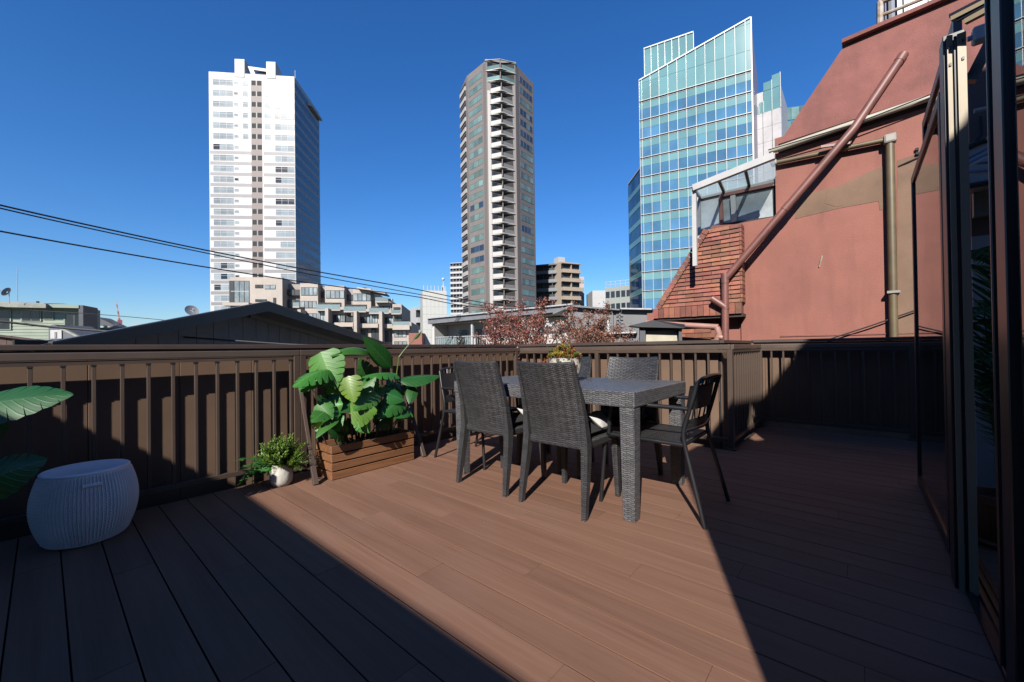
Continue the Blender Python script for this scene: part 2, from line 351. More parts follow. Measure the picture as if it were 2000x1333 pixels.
# ================================================================== parapet screens just outside the railing
M_panel = mat('brown_siding', (.20,.128,.088), .7, var=.08, scale=2.5, rand=.05, spec=.2)
M_pcap = mat('dark_brown_coping', (.085,.058,.046), .5, var=.15, scale=2)
def screen(lab, axis, fixed, a, b, top=1.025, sgn=1):
    base = ((a+b)/2, fixed, 0) if axis == 0 else (fixed, (a+b)/2, 0)
    t = thing('parapet_screen', lab, 'screen wall', base, group='brown screen walls outside the railing')
    def B(u0, u1, w0, w1, z0, z1):
        return MB().box(u0, u1, fixed+w0, fixed+w1, z0, z1) if axis == 0 else MB().box(fixed+w0, fixed+w1, u0, u1, z0, z1)
    u = a
    while u < b-.01:
        v = min(u+.455, b); B(u+.0015, v-.0015, 0, .025, -.3, top).build('panel', M_panel, t, bevel=.002); u = v
    B(a, b, .008, .022, -.3, top-.002).build('backing', M_blk, t)
    B(a-.02, b+.02, -.03, .10, top+.001, top+.036).build('coping', M_pcap, t, bevel=.004)
    return t
screen('brown screen wall with dark coping behind the left railing', 0, 3.70, -3.0, 4.40)
screen('brown screen wall in full sun behind the dining table railing', 1, 4.42, 1.067, 3.66)
screen('brown screen wall edge on behind the short railing return', 0, 1.04, 4.44, 5.93)
screen('brown screen wall in shade below the red house at the right end', 1, 5.96, -3.2, 1.02, top=1.035)
MB().box(5.83, 5.955, -2.2, .90, -.05, .075).build('kerb', mat('kerb_brown', (.22,.15,.10), .7, var=.25), kind='structure')

# ================================================================== unseen house behind the viewer, shaped to throw the deck's two shadows
M_hw = mat('unseen_house_stucco', (.10,.085,.075), .85)
hs_ = thing('house', 'unseen dark rendered house behind the viewer, its eave and gable shaped to shade the deck', 'house', (-3.5, 1.5, -.06))
ex, ez = -2.5, (.945+2.5)/1.414     # eave edge parallel to the boards
MB().box(-6.2, ex-.35, -3.6, 11, -.06, ez-.25).build('wall', M_hw, hs_)  # wall of the unseen house
MB().hexa(((-9.5,-3.6,ez-.2),(ex,-3.6,ez-.2),(ex,11.2,ez-.2),(-9.5,11.2,ez-.2),(-9.5,-3.6,ez+4.7),(ex,-3.6,ez),(ex,11.2,ez),(-9.5,11.2,ez+4.7))).build('roof', M_hw, hs_)  # roof slope added to hide sky from the shaded deck
MB().box(-.72, 1.2, -7, -2.9, -.06, 4.7).build('sky_blocker', M_hw, hs_)  # unseen block added to cut sky light on the deck
# gable shadow caster: outline laid out on the plane X=-0.6 (shadow outline traced back along the sun)
def back(Y0, Z0, X=-.6): return (X, Y0+X*.414, Z0-X*.709)
rk = lambda y: 3.498 + (-.846-y)*1.54        # rake of the gable shadow caster
for poly in ([(-.43,-.6),(-.405,.9),(-.35,2.72),(-.40,2.83),(-.846,3.498),(-1.165,rk(-1.165)),(-1.165,-.6)],
             [(-1.165,-.6),(-1.165,3.5),(-1.19,3.45),(-1.32,3.56),(-1.505,3.9),(-1.505,-.6)],
             [(-1.165,3.64),(-1.165,rk(-1.165)),(-1.505,rk(-1.505)),(-1.505,4.0),(-1.36,4.15),(-1.25,4.1)],
             [(-1.505,-.6),(-1.505,rk(-1.505)),(-2.32,rk(-2.32)),(-6,rk(-2.32)),(-6,-.6)]):
    MB().prism([back(*p) for p in poly], (-.12, 0, 0)).build('gable_shadow_caster', M_hw, hs_)
# ================================================================== dining table
M_wick = wicker('wicker_charcoal', (.064,.064,.069), bw=.05, rh=.0125, dark=.12)
M_wtop = wicker('wicker_table', (.155,.155,.165), bw=.042, rh=.0125, dark=.22)
tb = thing('dining_table', 'dark grey woven rattan-look dining table with square legs', 'table', (2.62, 1.73, 0))
TX0, TX1, TY0, TY1 = 2.17, 3.07, .96, 2.49
MB().box(TX0, TX1, TY0, TY1, .655, .745).build('tabletop', M_wtop, tb, bevel=.006, seg=2)
for x in (TX0+.006, TX1-.096):
    for y in (TY0+.006, TY1-.096):
        c = (x+.045, y+.045); a, b = .045, .037
        m = MB(); m.hexa([(c[0]+sx*b, c[1]+sy*b, 0) for sx, sy in ((-1,-1),(1,-1),(1,1),(-1,1))] + [(c[0]+sx*a, c[1]+sy*a, .653) for sx, sy in ((-1,-1),(1,-1),(1,1),(-1,1))])
        m.build('leg', M_wtop, tb, bevel=.004)

# ================================================================== woven side chairs (front looks to local +X)
M_cush = mat('cushion_black', (.016,.016,.018), .85, bump=.3, bscale=300)
M_cushw = mat('cushion_white', (.62,.61,.60), .85, bump=.3, bscale=300)
def side_chair(lab, x, y, rz, cushion):
    t = thing('wicker_chair', lab, 'chair', (x, y, 0), rz, group='woven side chairs at the dining table', local=True)
    ns, nt = 18, 12
    def bp(s, w, off):      # backrest surface: s up, w across (-1..1)
        z = .415+.487*s; x_ = -.178-.125*s**1.35 + .016*(w*w) + off; hw = .212 - .004*s + .006*math.sin(math.pi*s)
        return (x_ - .012*s*(1-w*w), w*hw, z + .010*s*(w*w))
    m = MB()
    m.grid([[bp(i/ns, -1+2*j/nt, -.011) for j in range(nt+1)] for i in range(ns+1)])
    m.grid([[bp(i/ns, 1-2*j/nt, .011) for j in range(nt+1)] for i in range(ns+1)])
    for w in (-1, 1):
        q = [[bp(i/ns, w, -.011*w), bp(i/ns, w, .011*w)] for i in range(ns+1)]
        m.grid([[a, b] for b, a in q])
    m.grid([[bp(1, -1+2*j/nt, .011), bp(1, -1+2*j/nt, -.011)] for j in range(nt+1)])
    m.grid([[bp(0, -1+2*j/nt, -.011), bp(0, -1+2*j/nt, .011)] for j in range(nt+1)])
    m.build('backrest', M_wick, t, smooth=True)
    m = MB(); m.tube([bp(1, -1+2*j/nt, 0) for j in range(nt+1)], .0105, 8); m.build('top_edge', M_cushd, t, smooth=True)
    m = MB(); m.hexa([(-.19,-.215,.385),(.245,-.225,.385),(.245,.225,.385),(-.19,.215,.385),(-.19,-.215,.435),(.25,-.228,.44),(.25,.228,.44),(-.19,.215,.435)])
    m.build('seat', M_wick, t, bevel=.012, seg=2)
    for s in (-1, 1):
        p = [(-.243, s*.236, 0), (-.222, s*.231, .15), (-.196, s*.224, .32), (-.184, s*.218, .43), (-.205, s*.214, .60), (-.245, s*.212, .75), (-.298, s*.207, .90)]
        hw = [.014, .018, .022, .023, .017, .012, .008]
        m = MB(); rings = [[(a[0]-h*1.1, a[1]-h, a[2]), (a[0]+h*1.1, a[1]-h, a[2]), (a[0]+h*1.1, a[1]+h, a[2]), (a[0]-h*1.1, a[1]+h, a[2])] for a, h in zip(p, hw)]
        for a, b in zip(rings[:-1], rings[1:]): m.hexa(a+b)
        m.build('leg', M_wick, t)
        m = MB(); c = (.222, s*.205)
        m.hexa([(c[0]+dx*.014+.012, c[1]+dy*.014+s*.008, 0) for dx, dy in ((-1,-1),(1,-1),(1,1),(-1,1))] + [(c[0]+dx*.022, c[1]+dy*.022, .384) for dx, dy in ((-1,-1),(1,-1),(1,1),(-1,1))])
        m.build('leg', M_wick, t)
    if cushion:
        R = random.Random(int(y*100)); m = MB(); N = 14
        P = lambda i, j, sg: (-.165+.375*i/N, -.195+.39*j/N, .443+.028 + sg*(.030*(max(0, 1-abs(2*i/N-1)**3.2)*max(0, 1-abs(2*j/N-1)**3.2))**.5))
        m.grid([[P(i, j, 1) for j in range(N+1)] for i in range(N+1)]); m.grid([[P(i, N-j, -1) for j in range(N+1)] for i in range(N+1)])
        c = m.build('seat_cushion', M_cush, None, smooth=True, world=True)
        tag(c, cushion[0], 'cushion', 'seat cushions on the woven chairs')
        c.location = (x, y, 0); c.rotation_euler = (0, 0, rz)
        if cushion[1]:
            m = MB(); N = 10; yo = cushion[1]
            P = lambda i, j, sg: (.03+.15*i/N, yo-.05+.10*j/N, .525 + .07*(j/N-.5)*(-1 if yo > 0 else 1) + sg*(.04*(max(0, 1-abs(2*i/N-1)**2.5)*max(0, 1-abs(2*j/N-1)**2.5))**.5))
            m.grid([[P(i, j, 1) for j in range(N+1)] for i in range(N+1)]); m.grid([[P(i, N-j, -1) for j in range(N+1)] for i in range(N+1)])
            w = m.build('small_pillow', M_cushw, None, smooth=True, world=True); tag(w, cushion[2], 'pillow', 'small white pillows on the near chairs')
            w.location = (x, y, 0); w.rotation_euler = (0, 0, rz)
    return t
M_cushd = mat('chair_piping', (.03,.03,.033), .5)
side_chair('dark woven chair with its back to the viewer, nearer the front table leg', 2.285, 1.452, 0, ('black seat cushion on the chair nearest the front table leg', -.16, 'white pillow corner on the woven chair nearest the front table leg'))
side_chair('dark woven chair with its back to the viewer, nearer the planter', 2.285, 2.065, 0, ('black seat cushion on the near chair on the planter side', -.16, 'white pillow corner on the near woven chair on the planter side'))
side_chair('grey woven chair across the table with its sunlit back showing beside the front table leg', 2.92, 1.425, math.pi, ('black seat cushion on the far chair on the armchair side', 0))
side_chair('grey woven chair across the table, mostly hidden behind the potted succulent', 2.92, 2.03, math.pi, ('black seat cushion on the far chair behind the succulent', 0))

# ================================================================== black metal armchairs at the two table ends (front looks to local +X)
M_blackm = mat('black_metal', (.018,.019,.023), .35, var=.2)
M_weave = wicker('black_weave', (.035,.034,.036), bw=.05, rh=.012, dark=.2)
def arc(pts, k=5):
    """rounds the corners of a polyline"""
    pts = [Vector(p) for p in pts]; out = [pts[0]]
    for a, b, c in zip(pts[:-2], pts[1:-1], pts[2:]):
        r = min((b-a).length, (c-b).length, .10)*.5; p = b+(a-b).normalized()*r; q = b+(c-b).normalized()*r
        for i in range(k+1):
            t = i/k; out.append(p*(1-t)**2 + b*2*t*(1-t) + q*t*t)
    return out + [pts[-1]]
def armchair(lab, x, y, rz):
    t = thing('armchair', lab, 'chair', (x, y, 0), rz, group='black metal armchairs at the table ends', local=True)
    for s in (-1, 1):
        m = MB(); m.tube(arc([(-.335, s*.262, 0), (-.235, s*.238, .40), (-.215, s*.238, .50), (-.262, s*.235, .66), (-.30, s*.225, .80)]), .0125, 10); m.build('rear_leg', M_blackm, t, smooth=True)
        m = MB(); m.tube(arc([(-.248, s*.236, .645), (.215, s*.262, .655), (.235, s*.258, .45)]), .0125, 10); m.build('armrest', M_blackm, t, smooth=True)
        m = MB(); m.tube(arc([(-.22, s*.236, .435), (.262, s*.243, .445), (.30, s*.255, 0)]), .012, 10); m.build('front_leg', M_blackm, t, smooth=True)
    m = MB(); m.tube(arc([(-.30, -.225, .79), (-.315, -.19, .815), (-.325, 0, .825), (-.315, .19, .815), (-.30, .225, .79)]), .0125, 10); m.build('top_tube', M_blackm, t, smooth=True)
    m = MB(); m.tube(arc([(-.232, -.236, .52), (-.262, 0, .515), (-.232, .236, .52)]), .010, 8); m.build('cross_tube', M_blackm, t, smooth=True)
    def bk(z0, z1, nm, ns=8, nt=12):
        m = MB()
        f = lambda z, w, o: (-.215-.20*(z-.5)**1.0*.9 - .035*(1-w*w) + o, w*.228, z)
        m.grid([[f(z0+(z1-z0)*i/ns, -1+2*j/nt, -.006) for j in range(nt+1)] for i in range(ns+1)])
        m.grid([[f(z0+(z1-z0)*i/ns, 1-2*j/nt, .006) for j in range(nt+1)] for i in range(ns+1)])
        m.build(nm, M_weave, t, smooth=True)
    bk(.635, .775, 'back_panel'); bk(.515, .575, 'lumbar_panel')
    for k in range(9):         # open cords between the top tube and the panel
        w = -.8+1.6*k/8; m = MB(); m.tube([(-.275-.035*(1-w*w), w*.228, .775), (-.31, w*.215, .815)], .006, 6); m.build('cord', M_blackm, t)
    for k in range(5):
        w = -.72+1.44*k/4; m = MB(); m.tube([(-.232-.033*(1-w*w), w*.228, .575), (-.243-.033*(1-w*w), w*.228, .635)], .005, 6); m.build('cord', M_blackm, t)
    src = None
    for k in range(17):        # perforated seat: narrow slats with slits of light between
        y_ = -.224+.028*k
        if src is None: src = MB().box(-.215, .255, y_-.0105, y_+.0105, .437, .447).build('seat_slat', M_weave, t, bevel=.002)
        else: inst(src, t, (0, .028*k, 0), name='seat_slat')
    m = MB(); m.box(.20, .262, -.238, .238, .425, .436); m.box(-.225, -.17, -.236, .236, .425, .436); m.box(0, .04, -.236, .236, .425, .436); m.build('seat_frame', M_blackm, t)
    return t
armchair('black metal armchair with woven seat at the right end of the table', 2.62, .985, math.pi/2)
armchair('black metal armchair at the far left end of the table beside the planter', 2.635, 2.66, -math.pi/2)

# ================================================================== woven plastic stool
def stool():
    cx, cy = .155, 3.215
    t = thing('storage_stool', 'white knitted-look plastic storage stool with a flat lid', 'stool', (cx, cy, 0))
    M = mat('white_knit_plastic', (.52,.53,.55), .5, var=.05, k=False)
    Ml = mat('white_lid_plastic', (.56,.57,.60), .35, k=False, var=.05, bump=.15, bscale=200)
    nr, nz = 84, 24; cols = nr*4; rows = nz*3
    def prof(s): return .160 + .046*math.sin(math.pi*(.06+.86*s)) - .012*(1-s)**3
    P = []
    for i in range(rows+1):
        s = i/rows; z = .008 + .362*s; row = []
        edge = min(1, s/.04, (1-s)/.03)
        for j in range(cols+1):
            ph = (j % 4); w = 2*math.pi*j/cols
            st = abs(((i + (1.5 if ph in (1, 2) else 0)*1.0) % 3)/3*2-1)       # slanting stitches, V to V
            r = prof(s) + edge*((.004 if ph == 1 or ph == 3 else (-.004 if ph == 0 else .001)) + .005*(st-.5))
            row.append((cx+r*math.cos(w), cy+r*math.sin(w), z))
        P.append(row)
    m = MB(); m.grid([list(r) for r in zip(*P)]); m.build('woven_body', M, t, smooth=True)
    MB().lathe([(.13,.0005),(.148,.004),(.152,.012)], (cx,cy,0), 48).build('base', M, t, smooth=True)
    r0 = prof(1)
    MB().lathe([(r0-.004,.365),(r0+.003,.369),(r0+.004,.376),(r0-.002,.382),(r0-.012,.3825),(r0-.018,.380),(.001,.379)], (cx,cy,0), 72).build('lid', Ml, t, smooth=True)
    a = math.atan2(-cy, -cx)+.10       # moulded finger grip under the rim
    pr = Vector((cx+(prof(.86)+.004)*math.cos(a), cy+(prof(.86)+.004)*math.sin(a), .322)); tv = Vector((-math.sin(a), math.cos(a), 0))
    MB().bar(pr-tv*.036, pr+tv*.036, .010, .017).build('grip', Ml, t, bevel=.003)
stool()
# ================================================================== leaves
def leaf_mesh(L, W, droop=.25, fold=.12, lobes=0, gap=.28, seed=0, shape=0, curl=0.0):
    """leaf in local space: base at origin, midrib along +X, face to +Z; returns an MB with uv (s along, t across)"""
    R = random.Random(seed); m = MB()
    def width(s):
        if shape == 0: return (math.sin(math.pi*min(1, s**.62))**.75)*(1-.12*s) if 0 < s < 1 else 0        # broad heart
        return (math.sin(math.pi*s**.72)**.9) if 0 < s < 1 else 0                                          # long paddle
    def pt(s, t):
        w = width(s)*W/2; back = -.16*L*(abs(t)**1.5)*max(0, .35-s)*2.2 if shape == 0 else 0
        x = s*L + back + .10*L*abs(t)*(1-s)*0.6; y = t*w
        bend = droop*L*(s*s); z = -bend - fold*abs(t)**1.6*w*2 + curl*w*math.sin(s*9+t*3)*abs(t)
        x -= droop*droop*L*s**3*.45
        return (x, y, z)
    if lobes:
        for sd in (-1, 1):
            for k in range(lobes):
                s0, s1 = .02+.96*k/lobes, .02+.96*(k+1)/lobes; g = gap*(.2+1.0*R.random())/lobes*.5; ts = .35+.3*R.random()
                P, U = [], []
                for i in range(5):
                    P.append([]); U.append([])
                    for j in range(7):
                        t = j/6; gg = 0 if t < ts else g*((t-ts)/(1-ts))**.7
                        if k == 0: a0 = s0
                        else: a0 = s0+gg
                        a1 = s1-gg if k < lobes-1 else s1
                        s = a0+(a1-a0)*i/4; sw = min(.995, s + .05*t)
                        q = pt(sw, sd*t*(1-.06*abs(i-2)/2*t)); P[-1].append(q); U[-1].append((s, sd*t))
                if sd < 0: P = P[::-1]; U = U[::-1]
                m.grid(P, U)
    else:
        P = [[pt(.005+.99*i/16, -1+j/4) for j in range(9)] for i in range(17)]; U = [[(.005+.99*i/16, -1+j/4) for j in range(9)] for i in range(17)]
        m.grid(P, U)
    return m
def leaf(parent, mat_, base, tip, W, normal, name='leaf', **kw):
    """a leaf from base to tip (world points); W in metres; normal = where its face looks"""
    base, tip = Vector(base), Vector(tip); L0 = (tip-base).length; d = kw.get('droop', .25)
    m = leaf_mesh(1.0, W/L0, **kw); tx, tz = 1-d*d*.45, -d
    n = Vector(normal); x = (tip-base).normalized(); y = n.cross(x).normalized(); z = x.cross(y)
    # local chord direction (tx,0,tz) must map on x
    cl = math.hypot(tx, tz); ca, sa = tx/cl, tz/cl; s = L0/cl
    off = ORG[parent]
    v2 = []
    for a, b, c in m.v:
        u = a*ca + c*sa; w = -a*sa + c*ca
        v2.append(tuple(base + (x*u + y*b + z*w)*s))
    m.v = v2
    return m.build(name, mat_, parent, smooth=True)
def stem(parent, mat_, pts, r0, r1, name='stem'):
    p = [Vector(q) for q in pts]
    if len(p) == 3:       # quadratic curve
        q = [p[0]*(1-t)**2 + p[1]*2*t*(1-t) + p[2]*t*t for t in [i/8 for i in range(9)]]
    else: q = p
    m = MB(); m.tube(q, [r0+(r1-r0)*i/(len(q)-1) for i in range(len(q))], 6); return m.build(name, mat_, parent, smooth=True)
L_mon = leafmat('monstera_leaf', (.060,.29,.045), (.17,.40,.10), rough=.48, trans=.32)
L_lit = leafmat('lit_leaf', (.17,.38,.05), (.26,.45,.10), trans=.35)  # lit copy of the monstera leaf: sunlight put into a yellower green
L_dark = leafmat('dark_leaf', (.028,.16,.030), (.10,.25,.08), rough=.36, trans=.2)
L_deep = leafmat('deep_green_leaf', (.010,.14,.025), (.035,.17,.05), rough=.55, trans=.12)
L_big = leafmat('paddle_leaf', (.05,.20,.028), (.14,.33,.06), rough=.36, trans=.3, nv=22)
M_stem = mat('plant_stem', (.12,.20,.035), .45)
M_stemd = mat('dark_stem', (.03,.05,.02), .5)
M_soil = mat('potting_soil', (.03,.02,.014), .95, bump=.8, bscale=80)

# ================================================================== slatted planter
M_plw = mat('planter_wood', (.34,.155,.068), .5, c2=(.21,.09,.04), scale=1.2, stretch=(3,40,40), rand=.15, bump=.15, bscale=30)
PX0, PX1, PY0, PY1, PH = 1.447, 2.205, 3.088, 3.36, .272
pl = thing('planter_box', 'slatted brown wooden planter box standing before the railing', 'planter', ((PX0+PX1)/2, (PY0+PY1)/2, 0))
sh = (PH-.004)/4
for k in range(4):
    z0 = .004+sh*k; z1 = z0+sh-.011
    MB().box(PX0, PX1, PY0, PY0+.017, z0, z1).build('slat', M_plw, pl, bevel=.002)
    MB().box(PX0, PX1, PY1-.017, PY1, z0, z1).build('slat', M_plw, pl, bevel=.002)
    for xx in (PX0, PX1-.017): MB().box(xx, xx+.017, PY0+.018, PY1-.018, z0, z1).build('slat', M_plw, pl, bevel=.002)
for x in (PX0+.019, PX1-.055):
    for y in (PY0+.019, PY1-.055): MB().box(x, x+.035, y, y+.035, .002, PH-.02).build('corner_post', M_plw, pl)
MB().box(PX0+.05, PX1-.05, PY0+.05, PY1-.05, .02, .045).build('floor', M_plw, pl)
MB().box(PX0+.056, PX1-.056, PY0+.022, PY1-.022, .046, .22).build('soil', M_soil, pl)

TOCAM = Vector((-.62, -.72, .25))
mon = thing('monstera_plant', 'bushy monstera with broad split leaves in the left of the planter', 'plant', (1.70, 3.22, .22))
alo = thing('paddle_leaf_plant', 'tall plant with long paddle leaves on thin stalks in the right of the planter', 'plant', (2.03, 3.22, .22))
def pleaf(pt, mt, b, t, Y, W, n, so=None, r=.0045, sm=None, **kw):
    B, T = gy(b[0], b[1], Y[0]), gy(t[0], t[1], Y[1]); leaf(pt, mt, B, T, W, n, **kw)
    if so is not None:
        o = Vector((so, 3.22+random.uniform(-.05, .05), .215)); mid = Vector((o.x*.6+B.x*.4, o.y*.6+B.y*.4, B.z*.78+.05)); stem(pt, sm or M_stemd, (o, mid, B), r*1.2, r*.8)
M = lambda x, y: Vector((x, -1, y))
pleaf(mon, L_mon, (626,686), (657,760), (3.16,3.04), .30, (-.75,-.65,.25), 1.66, lobes=6, seed=1, fold=.10, droop=.10)
pleaf(mon, L_mon, (645,722), (572,757), (3.10,2.98), .20, (-.2,-.5,.9), 1.62, lobes=6, seed=2, fold=.3, droop=.35, gap=.5)
pleaf(mon, L_lit, (680,734), (692,787), (3.00,2.93), .20, (-.7,-.65,.35), 1.72, lobes=5, seed=3, fold=.08, droop=.08)
pleaf(mon, L_mon, (697,766), (735,736), (3.10,3.02), .17, (-.4,-.6,.8), 1.76, lobes=4, seed=4, fold=.12, droop=.1)
pleaf(mon, L_mon, (735,765), (690,803), (3.06,2.93), .19, (-.4,-.8,.5), 1.80, lobes=5, seed=5, fold=.15, droop=.2)
pleaf(mon, L_lit, (683,808), (737,802), (3.00,2.92), .25, (-.5,-.8,.45), 1.76, lobes=5, seed=6, fold=.05, droop=.12)
pleaf(mon, L_mon, (622,786), (650,820), (3.08,2.99), .15, (-.7,-.5,.6), 1.60, lobes=4, seed=7, fold=.12, droop=.1)
pleaf(mon, L_mon, (640,800), (609,826), (3.06,2.98), .15, (-.5,-.7,.5), 1.60, lobes=4, seed=8, fold=.12, droop=.2)
pleaf(mon, L_mon, (655,818), (617,857), (3.04,2.97), .11, (-.6,-.4,.8), 1.62, lobes=0, fold=.12, droop=.35)
pleaf(mon, L_mon, (648,838), (672,812), (3.08,3.02), .13, (-.5,-.5,.8), 1.64, lobes=3, seed=9, fold=.15, droop=.15)
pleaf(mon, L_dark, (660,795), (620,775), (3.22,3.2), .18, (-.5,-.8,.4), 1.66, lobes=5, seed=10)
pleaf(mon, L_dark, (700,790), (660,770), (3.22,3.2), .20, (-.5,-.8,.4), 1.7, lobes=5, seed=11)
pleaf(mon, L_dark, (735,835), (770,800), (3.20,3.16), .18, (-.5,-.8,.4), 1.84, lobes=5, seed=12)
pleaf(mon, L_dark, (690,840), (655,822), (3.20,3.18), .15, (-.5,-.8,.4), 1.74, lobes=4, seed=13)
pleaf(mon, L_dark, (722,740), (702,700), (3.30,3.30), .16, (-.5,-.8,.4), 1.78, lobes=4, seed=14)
pleaf(mon, L_mon, (600,755), (632,720), (3.2,3.14), .15, (-.5,-.5,.9), 1.58, lobes=4, seed=31, fold=.2)
pleaf(mon, L_mon, (776,730), (706,738), (3.16,3.05), .17, (.0,-.35,1), 1.90, lobes=6, seed=15, fold=.22, droop=.18, sm=M_stem)
pleaf(mon, L_mon, (786,778), (740,818), (3.10,2.99), .20, (-.4,-.8,.5), 1.92, lobes=5, seed=16, fold=.15, droop=.22, sm=M_stem)
pleaf(mon, L_mon, (797,806), (768,818), (3.06,2.98), .10, (-.2,-.5,.9), 2.0, lobes=0, fold=.15, droop=.15, sm=M_stem)
for b_, t_, Y_, W_, n_, so, mt_, sd in (((668,716),(640,700),(3.20,3.12),.17,(-.6,-.7,.4),1.66,L_mon,41),((610,742),(588,768),(3.10,3.0),.14,(-.4,-.6,.8),1.6,L_mon,42),
        ((716,752),(742,752),(3.16,3.12),.15,(-.4,-.7,.7),1.8,L_mon,43),((700,820),(722,846),(3.04,2.98),.14,(-.5,-.7,.6),1.76,L_mon,44),((640,772),(664,752),(3.18,3.14),.15,(-.5,-.8,.4),1.66,L_lit,45),
        ((760,800),(735,786),(3.18,3.12),.15,(-.4,-.8,.5),1.9,L_dark,46),((628,832),(606,812),(3.12,3.06),.12,(-.6,-.6,.6),1.58,L_lit,47),((752,752),(788,768),(3.2,3.16),.16,(-.4,-.7,.6),1.95,L_dark,48),((665,770),(628,752),(3.24,3.2),.2,(-.5,-.8,.4),1.66,L_dark,49),((672,850),(640,845),(3.16,3.1),.14,(-.5,-.7,.5),1.66,L_dark,50)):
    pleaf(mon, mt_, b_, t_, Y_, W_, n_, so, lobes=5, seed=sd, fold=.12, droop=.14)
R = random.Random(77)
for k in range(16):          # fill of smaller leaves within the clump
    bx, by = R.uniform(610, 790), R.uniform(735, 835); an = R.uniform(-.5, 3.6); ll = R.uniform(26, 44); Y_ = R.uniform(3.06, 3.26)
    pleaf(mon, R.choice((L_mon, L_mon, L_lit, L_dark)), (bx, by), (bx+ll*math.cos(an), by+ll*.8*math.sin(an)), (Y_, Y_-.07), R.uniform(.11, .17), (R.uniform(-.7,-.3), R.uniform(-.9,-.5), R.uniform(.3,.8)), 1.5+(bx-600)/400+R.uniform(-.05,.05), lobes=R.choice((0,4,5)), seed=100+k, fold=R.uniform(.08,.2), droop=R.uniform(.08,.25))
# long paddles
pleaf(alo, L_big, (724,690), (645,698), (3.22,3.08), .17, (-.1,-.35,1), None, shape=1, fold=.30, droop=.55, seed=17)
stem(alo, M_stem, (gy(742,726,3.18), gy(735,705,3.2), gy(724,692,3.22)), .006, .004)
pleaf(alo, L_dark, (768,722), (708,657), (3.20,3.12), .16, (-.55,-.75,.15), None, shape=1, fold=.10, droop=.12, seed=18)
stem(alo, M_stem, (Vector((1.98,3.2,.215)), gy(755,770,3.2), gy(741,722,3.16)), .0065, .005)
pleaf(alo, L_dark, (771,744), (862,734), (3.14,3.0), .20, (-.05,-.45,.9), None, shape=1, fold=.22, droop=.14, seed=19)
stem(alo, M_stem, (Vector((2.05,3.22,.215)), gy(768,775,3.16), gy(779,698,3.10)), .008, .0045)
stem(alo, M_stem, (gy(779,698,3.10), gy(795,676,3.08), gy(816,656,3.06)), .0055, .004)
pleaf(alo, L_big, (806,664), (824,647), (3.07,3.05), .03, (-.6,-.6,.4), None, shape=1, fold=.6, droop=.05, seed=20)
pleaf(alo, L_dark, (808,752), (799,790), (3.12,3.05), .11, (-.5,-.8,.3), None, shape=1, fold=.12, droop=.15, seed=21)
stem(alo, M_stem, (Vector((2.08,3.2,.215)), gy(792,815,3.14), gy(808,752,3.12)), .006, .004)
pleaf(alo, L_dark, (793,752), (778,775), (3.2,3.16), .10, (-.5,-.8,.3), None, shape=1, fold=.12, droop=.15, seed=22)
stem(alo, M_stem, (Vector((2.06,3.24,.215)), gy(783,805,3.2), gy(791,752,3.2)), .006, .004)
stem(alo, M_stem, (Vector((2.02,3.16,.215)), gy(768,842,3.12), gy(766,818,3.1)), .006, .006)

# ================================================================== big monstera at the left edge
ml = thing('monstera_plant', 'large monstera leaves reaching in from the left edge above the stool', 'plant', (-.34, 2.98, 0))
def lleaf(b, t, Y, W, n, **kw):
    B, T = gy(b[0], b[1], Y[0]), gy(t[0], t[1], Y[1]); leaf(ml, kw.pop('mt', L_deep), B, T, W, n, **kw); stem(ml, M_stemd, ((-.34,2.98,.16), (-.30,2.98,B.z*.7), B), .007, .005)
lleaf((-55,795), (144,771), (2.95,2.82), .25, (.10,-.66,.74), lobes=6, seed=23, fold=.12, droop=.16, gap=.12)
lleaf((-50,950), (93,897), (2.92,2.82), .22, (-.15,-.75,.6), lobes=6, seed=24, fold=.15, droop=.2, mt=L_dark)
lleaf((-60,870), (-20,760), (3.0,3.0), .2, (0,-.8,.5), lobes=6, seed=25, mt=L_dark)
MB().lathe([(.09,0),(.13,.02),(.15,.16),(.145,.165),(.13,.15)], (-.34,2.98,0), 28).build('pot', mat('dark_pot', (.03,.03,.033), .5), ml, smooth=True)

# ================================================================== fern in a white pot
def frond_mesh(kind, seed):
    R = random.Random(seed); m = MB(); n = 15 if kind == 0 else 7; L = 1.0
    def c(s): return Vector((s*.92, 0, .42*s-.62*s*s))
    for k in range(n):
        s = (k+1)/n; p = c(s)
        if kind == 0: l, w = .17*math.sin(math.pi*(.12+.84*s))+.02, .055
        else: l, w = .30*(1-.45*s), .15
        for sd in (-1, 1):
            a = R.uniform(-.25, .25); d = Vector((.42+.2*R.random(), sd*1.0, -.25+a)).normalized(); q = Vector((d.y, -d.x, .2*R.uniform(-1,1))).normalized()
            m.face([p, p+d*l*.45+q*w*.5, p+d*l, p+d*l*.45-q*w*.5], [(0,0),(.4,.6),(1,0),(.4,-.6)])
    if kind == 1: m.face([c(1), c(1)+Vector((.12,.06,-.1)), c(1)+Vector((.28,0,-.2)), c(1)+Vector((.12,-.06,-.1))], [(0,0),(.4,.6),(1,0),(.4,-.6)])
    m.tube([c(i/6) for i in range(7)], .008, 4); return m
L_fern = leafmat('fern_leaf', (.17,.34,.045), (.26,.42,.08), rough=.5, trans=.4, nv=1, rand=.35, hue=.02)
L_fern2 = leafmat('ivy_leaf', (.075,.27,.065), (.15,.30,.10), rough=.35, trans=.25, nv=4, rand=.35)
fc = Vector((1.165, 3.30, 0))
fp = thing('potted_fern', 'small fern and trailing foliage in a white pot on the deck', 'potted plant', tuple(fc))
M_wpot = mat('white_ceramic', (.66,.63,.57), .55, var=.06, bump=.35, bscale=40)
